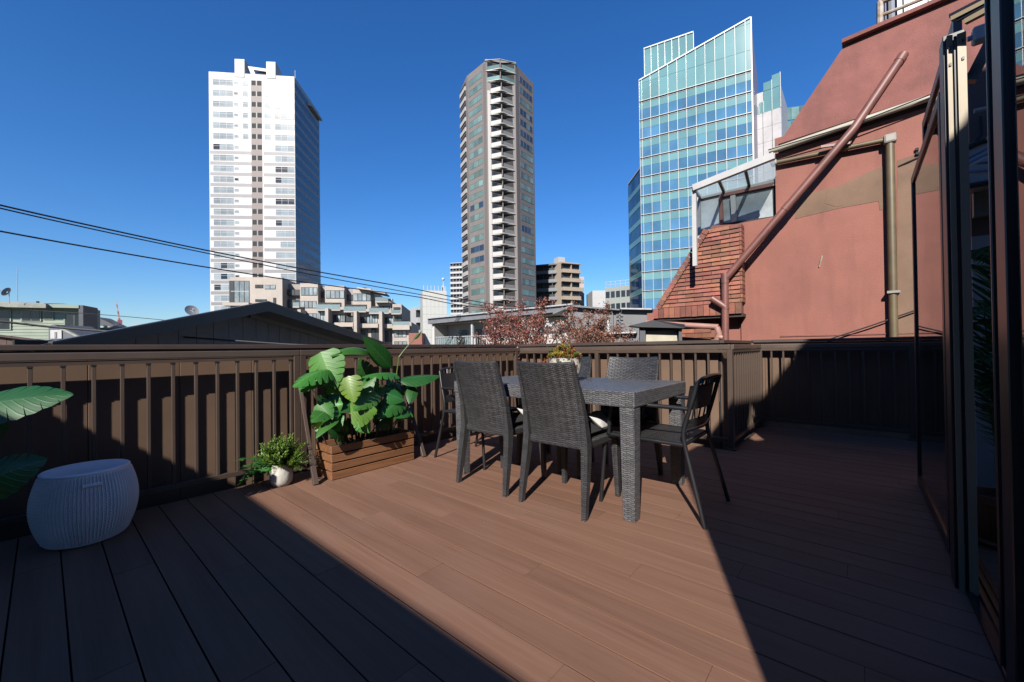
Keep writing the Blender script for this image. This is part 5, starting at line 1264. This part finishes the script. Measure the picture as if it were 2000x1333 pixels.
MB().box(XW+.3, XW+6, -9, yA, -12, eL.z).build('core', M_under, rh)
for y0, y1 in ((-2.2, yA-.02),):
    MB().box(XW-.012, XW, y0, y1, gx(1600,655,XW).z-.012, gx(1600,655,XW).z+.003).build('joint_line', M_red2, rh)
# sloping upper part (thick slab) with its dark drip edge
tL = gx(1650, 88, XW+.30); tR = gx(1850, 3, XW+.30); tF = tL+(tR-tL)*((-9-tL.y)/(tR.y-tL.y))
a, b, c, d = Vector(eL), Vector(eF), Vector(tF), Vector(tL)
m = MB(); th = Vector((.30, 0, -.06)); m.prism([a, b, c, d], th); m.build('sloping_roof', M_red2, rh)
m = MB(); m.prism([a+Vector((.0,0,-.005)), b+Vector((0,0,-.005)), b+Vector((.065,0,-.13)), a+Vector((.065,0,-.13))], (.06,0,0)); m.build('eave_soffit', M_under, rh)
m = MB(); m.bar(tL+Vector((-.02,.03,.02)), tF+Vector((-.02,0,.02)), .14, .05); m.build('roof_coping', M_red2, rh)
MB().box(XW+.7, XW+6, -9, tL.y-.02, eL.z, tL.z).build('core', M_under, rh)
# repainted patches, a skim coat 3 mm proud
def patch(px, dx=.004):
    pts = [gx(x, y, XW-dx) for x, y in px]; m = MB(); m.prism(pts, (dx-.001, 0, 0)); m.build('paint_patch', M_patch, rh)
patch([(1552,428),(1562,384),(1600,373),(1640,363),(1700,335),(1734,322),(1734,408),(1718,411),(1716,393),(1640,407)])
patch([(1752,314),(1795,300),(1860,283),(1860,657),(1752,657)])
patch([(1616,371),(1648,372),(1647,402),(1632,404),(1612,398)], .007)
# gutter, ochre pipe with grey elbows, diagonal downpipe with bracket
def pipe(name, pts, r, mt, n=12): m = MB(); m.tube(pts, r, n); return m.build(name, mt, rh, smooth=True)
g0, g1 = gx(1502, 297, XW-.10), gx(1870, 173, XW-.10); pipe('gutter', [g0, g1, g1+(g1-g0)*.5], .038, M_pipec)
m = MB(); m.tube([g0+Vector((-.07,0,-.0)), (g0+g1)*.5+Vector((-.075,0,-.045)), g1+Vector((-.07,0,.02))], .008, 5); m.build('gutter_wire', M_void, rh)
p0, p1, p2 = gx(1512, 319, XW-.07), gx(1738, 272, XW-.07), gx(1746, 668, XW-.07)
pipe('ochre_pipe', [p0, p1], .032, M_pipeb); pipe('ochre_pipe', [p1, p2], .043, M_pipeb)
for q, d in ((p1, .062), (p0, .042)): MB().box(q.x-.06, q.x+.055, q.y-d, q.y+d, q.z-d, q.z+d*.9).build('elbow', M_pipeg, rh, bevel=.025, seg=2)
q = gx(1745, 571, XW-.075); MB().box(q.x-.055, q.x+.07, q.y-.06, q.y+.06, q.z-.015, q.z+.015).build('pipe_clip', M_pipeg, rh)
d0, d1, d2 = gx(1764, 108, XW+.08), gx(1416, 546, XW-.30), gx(1417, 690, XW-.30)
dm_ = gx(1668, 251, XW-.18)
pipe('downpipe', [d0, d0*.15+dm_*.85, dm_, dm_*.85+d1*.15, d1], .050, M_piper, 14); pipe('downpipe', [d1+Vector((0,0,.03)), d2], .050, M_piper, 14)
for s, p_, q_ in ((.96, dm_, d0), (.52, d1, dm_)): q = p_*(1-s)+q_*s; e = (q_-p_).normalized(); pipe('pipe_collar', [q-e*.05, q+e*.05], .0545, M_piper, 14)
pipe('pipe_collar', [d1+Vector((0,0,.09)), d1-Vector((0,0,.06))], .055, M_piper, 14)
for zz in (.42, 1.02): pipe('pipe_collar', [d1-Vector((0,0,zz)), d1-Vector((0,0,zz+.03))], .054, M_piper, 14)
b0 = gx(1390, 583, XW-.33); pipe('branch_pipe', [b0, Vector(d1)-Vector((0,0,.42))], .052, M_piper, 14)
br = gx(1660, 268, XW-.10)
m = MB(); m.bar(br+Vector((.1,0,.10)), br+Vector((-.03,0,-.10)), .03, .03); m.bar(br+Vector((-.03,0,-.09)), br+Vector((-.08,.30,-.06)), .03, .03); m.bar(br+Vector((.10,.05,-.14)), br+Vector((-.06,.2,-.06)), .025, .025); m.build('pipe_bracket', M_piper, rh)
# hanging wire across the lower wall, small bolts
m = MB(); m.tube([gx(1620,663,XW-.05), gx(1700,637,XW-.06), gx(1795,604,XW-.05)], .009, 5); m.build('wall_wire', M_void, rh)
m = MB(); m.tube([gx(1755,325,XW-.012), gx(1775,316,XW-.02), gx(1796,307,XW-.012)], .008, 5); m.build('wall_wire', M_void, rh)
for x, y in ((1791,292),(1792,300)): q = gx(x, y, XW-.02); MB().box(q.x-.015, q.x+.02, q.y-.015, q.y+.015, q.z-.015, q.z+.015).build('bolt', M_void, rh)
m = MB(); m.tube([gx(1606,500,XW-.02), gx(1603,510,XW-.03), gx(1600,522,XW-.015)], .007, 4); m.build('frayed_cord', M_pipec, rh)
# ---- brick tiles on the lower left front: courses of single tiles, soldier course at the foot
XT = XW-.20
P = lambda x, y: gx(x, y, XT)
BL, BR, TR, TL = P(1274,626), P(1447,611), P(1446,437), P(1390,440)
m = MB(); k_ = Vector((.03,0,0)); m.prism([BL+k_, BR+k_, TR+k_, TL+k_], (.35,0,0)); m.build('tile_backing', M_red2, rh)
M_tile = mat('brick_tile', (.31,.105,.062), .75, var=.15, scale=9, rand=.36, hue=.014, bump=.3, bscale=50)
zb_, zt_ = BR.z, TR.z; sold = .155; rows = 18; rhh = (zt_-zb_-sold)/rows; tl = .262
ly = lambda z: BL.y+(TL.y-BL.y)*max(0, min(1, (z-BL.z)/(TL.z-BL.z)))
R = random.Random(6)
for i in range(rows):
    z0 = zb_+sold+rhh*i; z1 = z0+rhh; yl = (ly(z0)+ly(z1))/2; y = BR.y-.003; off = (i % 2)*.5
    first = True
    while y < yl-.03:
        w = tl*(off if first and off else 1); first = False; y2 = min(y+w, yl); o_ = R.uniform(0, .006)
        m = MB(); m.hexa(((XT-.022-o_,y+.003,z0+.006),(XT+.03,y+.003,z0+.006),(XT+.03,y2-.003,z0+.006),(XT-.022-o_,y2-.003,z0+.006),(XT-.004,y+.003,z1),(XT+.03,y+.003,z1),(XT+.03,y2-.003,z1),(XT-.004,y2-.003,z1)))
        m.build('brick_tile', M_tile, rh); y = y2
    # raked edge tile and the returned end tile
    e0, e1 = Vector((XT-.02, ly(z0)+.02, z0)), Vector((XT-.02, ly(z1)+.02, z1)); m = MB(); m.bar(e0, e0+(e1-e0)*.88, .09, .05, (1,0,0)); m.build('rake_tile', M_tile, rh)
    MB().box(XT-.02, XT+.19, BR.y-.030, BR.y-.004, z0+.006, z1-.004).build('end_tile', M_tile, rh)
y = BR.y-.02
while y < ly(zb_+.08)-.03:
    MB().box(XT-.035-R.uniform(0,.006), XT+.03, y+.003, y+.085, zb_-.01-R.uniform(0,.012), zb_+sold-.004).build('soldier_tile', M_tile, rh); y += .089
MB().box(XT, XW+.06, BR.y-.03, BL.y-.05, zb_-.06, zb_-.012).build('eave_soffit', M_under, rh)
# lower wall: rows of tiles, small pink gutter
for i in range(7):
    z0 = 1.38-.082*(i+1); y = gx(1404, 650, XW).y + (i % 2)*.12; ye = gx(1318, 650, XW).y
    while y < ye:
        y2 = min(y+.255, ye); MB().box(XW+.01, XW+.05, y+.003, y2-.003, z0+.005, z0+.078).build('brick_tile', M_tile, rh); y = y2
M_pink = mat('pink_gutter', (.50,.27,.22), .5, var=.1)
pipe('small_gutter', [gx(1262,631,XT-.12), gx(1403,639,XT-.12)], .042, M_pink)
pipe('small_elbow', [gx(1400,640,XT-.12), gx(1405,652,XT-.12), gx(1400,664,XT-.10)], .045, M_pink)
pipe('small_elbow', [gx(1400,657,XT-.12), gx(1412,660,XT-.12)], .035, M_pink)

# ---------------------------------------------------------------- glazed veranda
XV = XW+.12
ve = thing('glazed_veranda', 'white framed veranda of frosted glass under a clear sloping awning', 'veranda', tuple(gx(1430, 520, XV)))
M_wf = mat('white_aluminium', (.64,.64,.63), .4, var=.06)
M_fro = mat('frosted_glass', (.50,.52,.53), .25, k=False, var=.2, scale=1.2)
M_gl2 = mat('grey_glass', (.25,.28,.29), .15, k=False, var=.2, scale=1.5)
M_poly = translucent('clear_polycarbonate', (.78,.84,.86), .8)
M_pf = mat('pink_frame', (.36,.15,.12), .6)
V = lambda x, y, dx=0.0: gx(x, y, XV+dx)
def vp(name, px, mt, t=.03, dx=0.0): m = MB(); m.prism([V(x, y, dx) for x, y in px], (t, 0, 0)); return m.build(name, mt, ve)
vp('frosted_pane', [(1364,388),(1405,382),(1406,450),(1366,458)], M_fro)
vp('glass_pane', [(1408,384),(1512,362),(1516,424),(1409,440)], M_gl2)
vp('lower_panel', [(1364,458),(1410,451),(1410,500),(1366,500)], mat('grey_panel', (.30,.30,.30), .6), .03, .01)
def vb(name, a, b, w, mt, dx=-.02): m = MB(); m.bar(V(*a, dx), V(*b, dx), w, w, (0,0,1) if a[0] != b[0] else (1,0,0)); return m.build(name, mt, ve)
vb('frame_rail', (1366,387.5), (1517,353), .05, M_wf); vb('frame_rail', (1366,458), (1394,451), .04, M_wf); vb('frame_post', (1365,386), (1367,500), .05, M_wf); vb('glazing_bar', (1432,383), (1435,434), .07, M_wf, -.04)
vb('pink_post', (1408,384), (1410,440), .05, M_pf); vb('pink_rail', (1408,383), (1514,360), .05, M_pf, -.03); vb('sill', (1409,440), (1518,424), .03, M_under)
vp('side_shadow_strip', [(1509,363),(1518,361),(1519,424),(1511,425)], M_under, .03, -.02)  # dark strip put in for the shadow at the side of the glass
fe = [gx(1354,368,XV-.75), gx(1512,305,XV-.75)]; be = [V(1368,386,-.02), V(1517,351,-.02)]
for k in range(3):
    f0, f1 = fe[0]+(fe[1]-fe[0])*(k/3), fe[0]+(fe[1]-fe[0])*((k+1)/3); b0_, b1_ = be[0]+(be[1]-be[0])*(k/3), be[0]+(be[1]-be[0])*((k+1)/3)
    m = MB(); m.prism([f0, f1, b1_, b0_], (0,0,.02)); m.build('awning_panel', M_poly, ve)
    m = MB(); m.bar(f0, b0_, .035, .05); m.build('awning_rafter', M_pipeb if k else M_wf, ve)
m = MB(); m.bar(fe[0], fe[1], .07, .09); m.build('awning_beam', M_wf, ve)
m = MB(); m.bar(fe[0]+Vector((.05,.0,-.02)), gx(1358,520,XV-.70), .06, .06); m.build('awning_post', M_wf, ve)

# ---------------------------------------------------------------- roof terrace rail and white window on top of the red house
zr0 = tL.z+.04; XR = XW+.42
M_rust = mat('rusty_white_paint', (.64,.62,.57), .6, c2=(.30,.16,.07), scale=9)
rr_ = thing('roof_railing', 'rust stained white pipe railing on top of the red house', 'railing', tuple(gx(1717, 56, XR)))
y0_ = gx(1717, 52, XR).y
for px in (1719,): 
    a = gx(1719, 54, XR); b = gx(1719, 4, XR); m = MB(); m.tube([a, b], .038, 8); m.build('post', M_rust, rr_)
for y, r in ((51, .028), (33, .022), (6, .036)):
    a = gx(1716, y, XR); m = MB(); m.tube([a, Vector((XR, -6, a.z))], r, 8); m.build('rail', M_rust, rr_)
for k in range(1, 6): m = MB(); q = y0_-1.05*k; m.tube([(XR, q, gx(1716,51,XR).z), (XR, q, gx(1716,6,XR).z)], .03, 8); m.build('post', M_rust, rr_)
pw = thing('penthouse', 'white framed window bay behind the rail on top of the red house', 'building', (XR+1.2, y0_-2, tL.z))
XP = XR+.5
MB().box(XP, XP+2, -7, gx(1720, 30, XP).y-.05, tL.z, tL.z+2.6).build('wall', mat('penthouse_wall', (.20,.24,.34), .6), pw)
q = lambda px: gx(px, 25, XP).y
for a_, b_, mt in ((1735,1741,M_dkb),(1752,1762,M_wf),(1765,1772,M_wf)): MB().box(XP-.05, XP, q(b_), q(a_), tL.z, tL.z+2.4).build('frame', mt, pw)
MB().box(XP-.03, XP-.005, q(1812), q(1773), tL.z+.05, tL.z+2.4).build('pane', M_fro, pw); MB().box(XP-.05, XP, q(1824), q(1813), tL.z, tL.z+2.4).build('frame', M_wf, pw); MB().box(XP-.03, XP-.005, q(1880), q(1825), tL.z+.05, tL.z+2.4).build('pane', M_fro, pw)
# ================================================================== glass screens and sunroom at the right edge
M_alu = mat('bronze_black_frame', (.022,.020,.022), .35, spec=.5)
M_crm = mat('cream_frame', (.44,.35,.22), .45, var=.05)
G_cl = glass('clear_glass', (.86,.90,.90))
G_tint = glass('tinted_glass', (.74,.76,.80))
YS = -.322
# floor track of the screens
trk = thing('screen_track', 'dark aluminium floor track of the glass screens along the deck', 'door track', (2.6, YS, 0))
for dy, w, z in ((0, .016, .014), (-.028, .008, .022), (-.052, .008, .022), (-.08, .016, .014)): MB().box(.5, 4.10, YS+dy-w/2, YS+dy+w/2, .001, z).build('rail', M_alu, trk)
MB().box(.5, 4.10, YS-.088, YS+.008, .0005, .006).build('sill', M_alu, trk)
def leaf_screen(lab, x0, x1, y, ztop, zb=.022, w=.05, g=G_cl):
    t = thing('glass_screen', lab, 'glass screen', ((x0+x1)/2, y, 0), group='sliding glass screens')
    for nm, b in (('stile', (x0, x0+w, y-.013, y+.013, zb, ztop)), ('stile', (x1-w, x1, y-.013, y+.013, zb, ztop)), ('top_frame', (x0+w, x1-w, y-.013, y+.013, ztop-w, ztop)), ('bottom_frame', (x0+w, x1-w, y-.013, y+.013, zb, zb+w*1.2))):
        MB().box(*b).build(nm, M_alu, t, bevel=.003)
    MB().box(x0+w, x1-w, y-.003, y+.003, zb+w*1.2, ztop-w).build('pane', g, t); return t
leaf_screen('far glass screen leaf with the lower dark frame at the right end of the deck', 2.72, 4.02, -.318, 2.17)
leaf_screen('taller near glass screen leaf beside the cream door post', 2.54, 3.64, -.345, 2.40)
near = leaf_screen('glass screen leaf nearest the viewer at the right picture edge', .62, 1.872, YS, 2.42, w=.014)
MB().box(1.69, 1.785, YS-.022, YS+.016, .02, 2.42).build('meeting_stile', M_alu, near, bevel=.003)
# door post and its lintel, the faces toward the terrace finished in cream
dp = thing('door_post', 'door post and lintel with cream faces lit at the top, right edge', 'door frame', (2.45, -.32, 0))
ztp = 2.265
MB().box(2.421, 2.52, -.348, -.286, 0.0, ztp).build('post', M_alu, dp, bevel=.002)
MB().box(2.405, 2.42, -.312, -.296, .0, ztp-.012).build('cream_face', M_crm, dp)
MB().box(2.385, 2.42, -.3455, -.3215, .0, ztp-.03).build('cream_face', M_crm, dp)
MB().box(2.395, 2.404, -.3205, -.3135, .0, ztp-.03).build('groove', M_alu, dp)
a, b = gz(1882, 42, 2.25), gz(1952, 5, 2.25); e = (b-a).normalized()
m = MB(); m.bar(a+e*.005, a+e*1.5, .02, .03); m.build('lintel', M_crm, dp)
a, b = gz(1858, 38, 2.275), gz(1940, -4, 2.275); e = (b-a).normalized()
m = MB(); m.bar(a, a+e*1.5, .016, .016); m.build('lintel', M_crm, dp)
a, b = gz(1870, 40, 2.262), gz(1947, 0, 2.262); e = (b-a).normalized(); m = MB(); m.bar(a, a+e*1.5, .012, .012); m.build('groove', M_alu, dp)
a, b = gz(1855, 33, 2.292), gz(1937, -9, 2.292); e = (b-a).normalized(); m = MB(); m.bar(a, a+e*1.5, .02, .012); m.build('lintel_cover', M_alu, dp)
for z in (2.20, 2.13):
    for x, y in ((2.4035, -.304), (2.3835, -.336)): MB().box(x-.003, x, y-.0035, y+.0035, z-.006, z+.006).build('screw', M_alu, dp)

# sunroom behind: side wall, brown upper wall, beam, brace, fittings
M_sw = mat('sunroom_white_wall', (.42,.45,.50), .7, var=.08)
M_sb = mat('sunroom_brown_wall', (.16,.085,.07), .7, var=.12)
sr = thing('sunroom', 'dim sunroom seen through the glass with a white lower wall and brown upper wall', 'room', (4.4, -1.2, 0))
XB = 4.12
MB().box(XB, XB+.08, -3.0, -.60, 0, 1.72).build('lower_wall', M_sw, sr)
MB().box(XB, XB+.08, -3.0, -.60, 1.722, 2.85).build('upper_wall', M_sb, sr)
MB().box(XB-.10, XB-.001, -3.0, -.60, 2.12, 2.27).build('beam', mat('ochre_beam', (.30,.19,.08), .6), sr)
m = MB(); m.tube([gx(1889,78,3.2), gx(1948,53,3.2)], .014, 8); m.build('tie_rod', M_steel, sr); q = gx(1915, 68, 3.2); MB().box(q.x-.03, q.x+.03, q.y-.03, q.y+.03, q.z-.04, q.z+.04).build('turnbuckle', M_steel, sr, bevel=.008)
m = MB(); m.bar(gx(1894,160,3.4), gx(1948,55,3.4), .05, .05); m.build('brace', M_alu, sr)
q = gx(1944, 378, XB-.03); eb = MB().box(XB-.06, XB-.002, q.y-.12, q.y+.10, q.z-.14, q.z+.14).build('meter_box', mat('meter_grey', (.28,.29,.28), .5), sr); m = MB(); m.tube([(XB-.062, q.y-.07, q.z+.05), (XB-.10, q.y-.07, q.z+.05)], .075, 16); m.build('meter_dial', M_void, eb)
m = MB(); m.tube([gx(1915,228,XB-.02), gx(1917,262,XB-.02), gx(1905,278,XB-.02)], .008, 5); m.build('cord', M_void, sr)
# white curved appliance hood with a dark rim
ah = thing('appliance_hood', 'rounded white appliance hood with a dark rim inside the sunroom', 'appliance', tuple(gx(1930, 350, 3.9)))
c0 = gx(1958, 350, 3.85)
m = MB(); m.v = []; N = 14
prof = [(.34*math.cos(t), .26*math.sin(t)) for t in [math.pi*k/N for k in range(N+1)]]
m.prism([(c0.x, c0.y+a_, c0.z+b_) for a_, b_ in prof], (.24, 0, 0)); m.build('hood', mat('appliance_white', (.50,.51,.52), .35), ah, smooth=False)
m = MB(); m.tube([(c0.x-.01, c0.y+a_*1.02, c0.z+b_*1.02) for a_, b_ in prof], .016, 6); m.tube([(c0.x-.012, c0.y-.36, c0.z-.01), (c0.x-.012, c0.y+.36, c0.z-.01)], .018, 6); m.build('rim', M_void, ah)
# clothes hangers
def hanger(lab, p, mt, rz, s=1.0):
    t = thing('clothes_hanger', lab, 'hanger', tuple(p), rz, group='plastic clothes hangers inside the sunroom', local=True)
    m = MB(); m.tube(arc([(-.20*s,0,-.10*s), (0,0,.0), (.20*s,0,-.10*s), (-.20*s,0,-.10*s)], 4), .008, 6); m.build('bow', mt, t, smooth=True)
    m = MB(); m.tube([(0,0,0),(0,0,.05),(.025,0,.075),(.0,0,.10),(-.02,0,.085)], .004, 5); m.build('hook', M_steel, t)
Mbl = mat('blue_plastic', (.07,.17,.42), .4); Mwp = mat('white_plastic', (.60,.60,.60), .4)
for k, (px, py, mt, lb) in enumerate(((1938, 296, Mbl, 'lower blue plastic hanger seen through the sunroom glass'), (1946, 298, Mwp, 'white plastic hanger just in front of the blue ones'), (1950, 280, Mbl, 'upper blue plastic hanger seen through the sunroom glass'))):
    hanger(lb, gx(px, py, 3.3+.06*k), mt, math.pi/2+.5)
m = MB(); p = gx(1895, 292, 3.4); m.tube([(3.3, -.5, p.z+.17), (3.6, -2.2, p.z+.17)], .012, 8); tag(m.build('hanging_rail', M_steel), 'thin steel hanging rail inside the sunroom', 'rail')
# potted palm
pp = Vector((3.1, -.525, 0))
pm = thing('potted_palm', 'palm with arching fronds in a terracotta pot inside the sunroom', 'potted plant', tuple(pp))
MB().lathe([(.07,0),(.078,.01),(.105,.20),(.115,.205),(.115,.245),(.105,.245),(.10,.2)], tuple(pp), 32).build('pot', mat('terracotta', (.36,.12,.05), .8, var=.15), pm, smooth=True)
MB().lathe([(.099,.2),(.095,.215)], tuple(pp), 20).build('soil', M_soil, pm)
MB().lathe([(.11,.0),(.125,.006),(.13,.022),(.122,.022)], tuple(pp), 28).build('saucer', mat('saucer_terracotta', (.33,.12,.055), .8), pm, smooth=True)
L_palm = leafmat('palm_leaf', (.06,.22,.07), (.10,.28,.10), rough=.35, trans=.3, nv=1)
def palm_frond(seed):
    R = random.Random(seed); m = MB(); c = lambda s: Vector((.62*s**1.6, 0, 1.75*s-.85*s**2.6))
    m.tube([c(i/9) for i in range(10)], [.009-.0007*i for i in range(10)], 5)
    for k in range(22):
        s = .25+.74*k/21; p = c(s); l = .30*math.sin(math.pi*(.15+.75*(s-.25)/.75)); t = (c(min(1, s+.02))-c(s-.02)).normalized()
        for sd in (-1, 1):
            d = (t*.75+Vector((0, sd*.8, -.12+R.uniform(-.1,.1)))).normalized(); q = d.cross(Vector((0,0,1))).normalized(); e = p+d*l+Vector((0,0,-.12*l)); w = .016
            m.face([p, p+d*l*.4+q*w, e, p+d*l*.4-q*w], [(0,0),(.4,.5),(1,0),(.4,-.5)])
    return m
pf = [palm_frond(s).mesh('frond', L_palm) for s in range(3)]; R = random.Random(14)
for k in range(30):
    o = bpy.data.objects.new('frond', pf[k % 3]); col.objects.link(o); o.parent = pm; s = R.uniform(.55, 1.4)
    az = R.choice((0, math.pi, -math.pi/2, -math.pi/2)) + R.uniform(-.5, .1)
    o.location = (.02*math.cos(k), .02*math.sin(k)-.02, .21); o.rotation_euler = (R.uniform(-.06,.06), R.uniform(-.12,.05), az); w = .34 if math.sin(az) > -.5 else .6; o.scale = (w*1.3, .55, s)
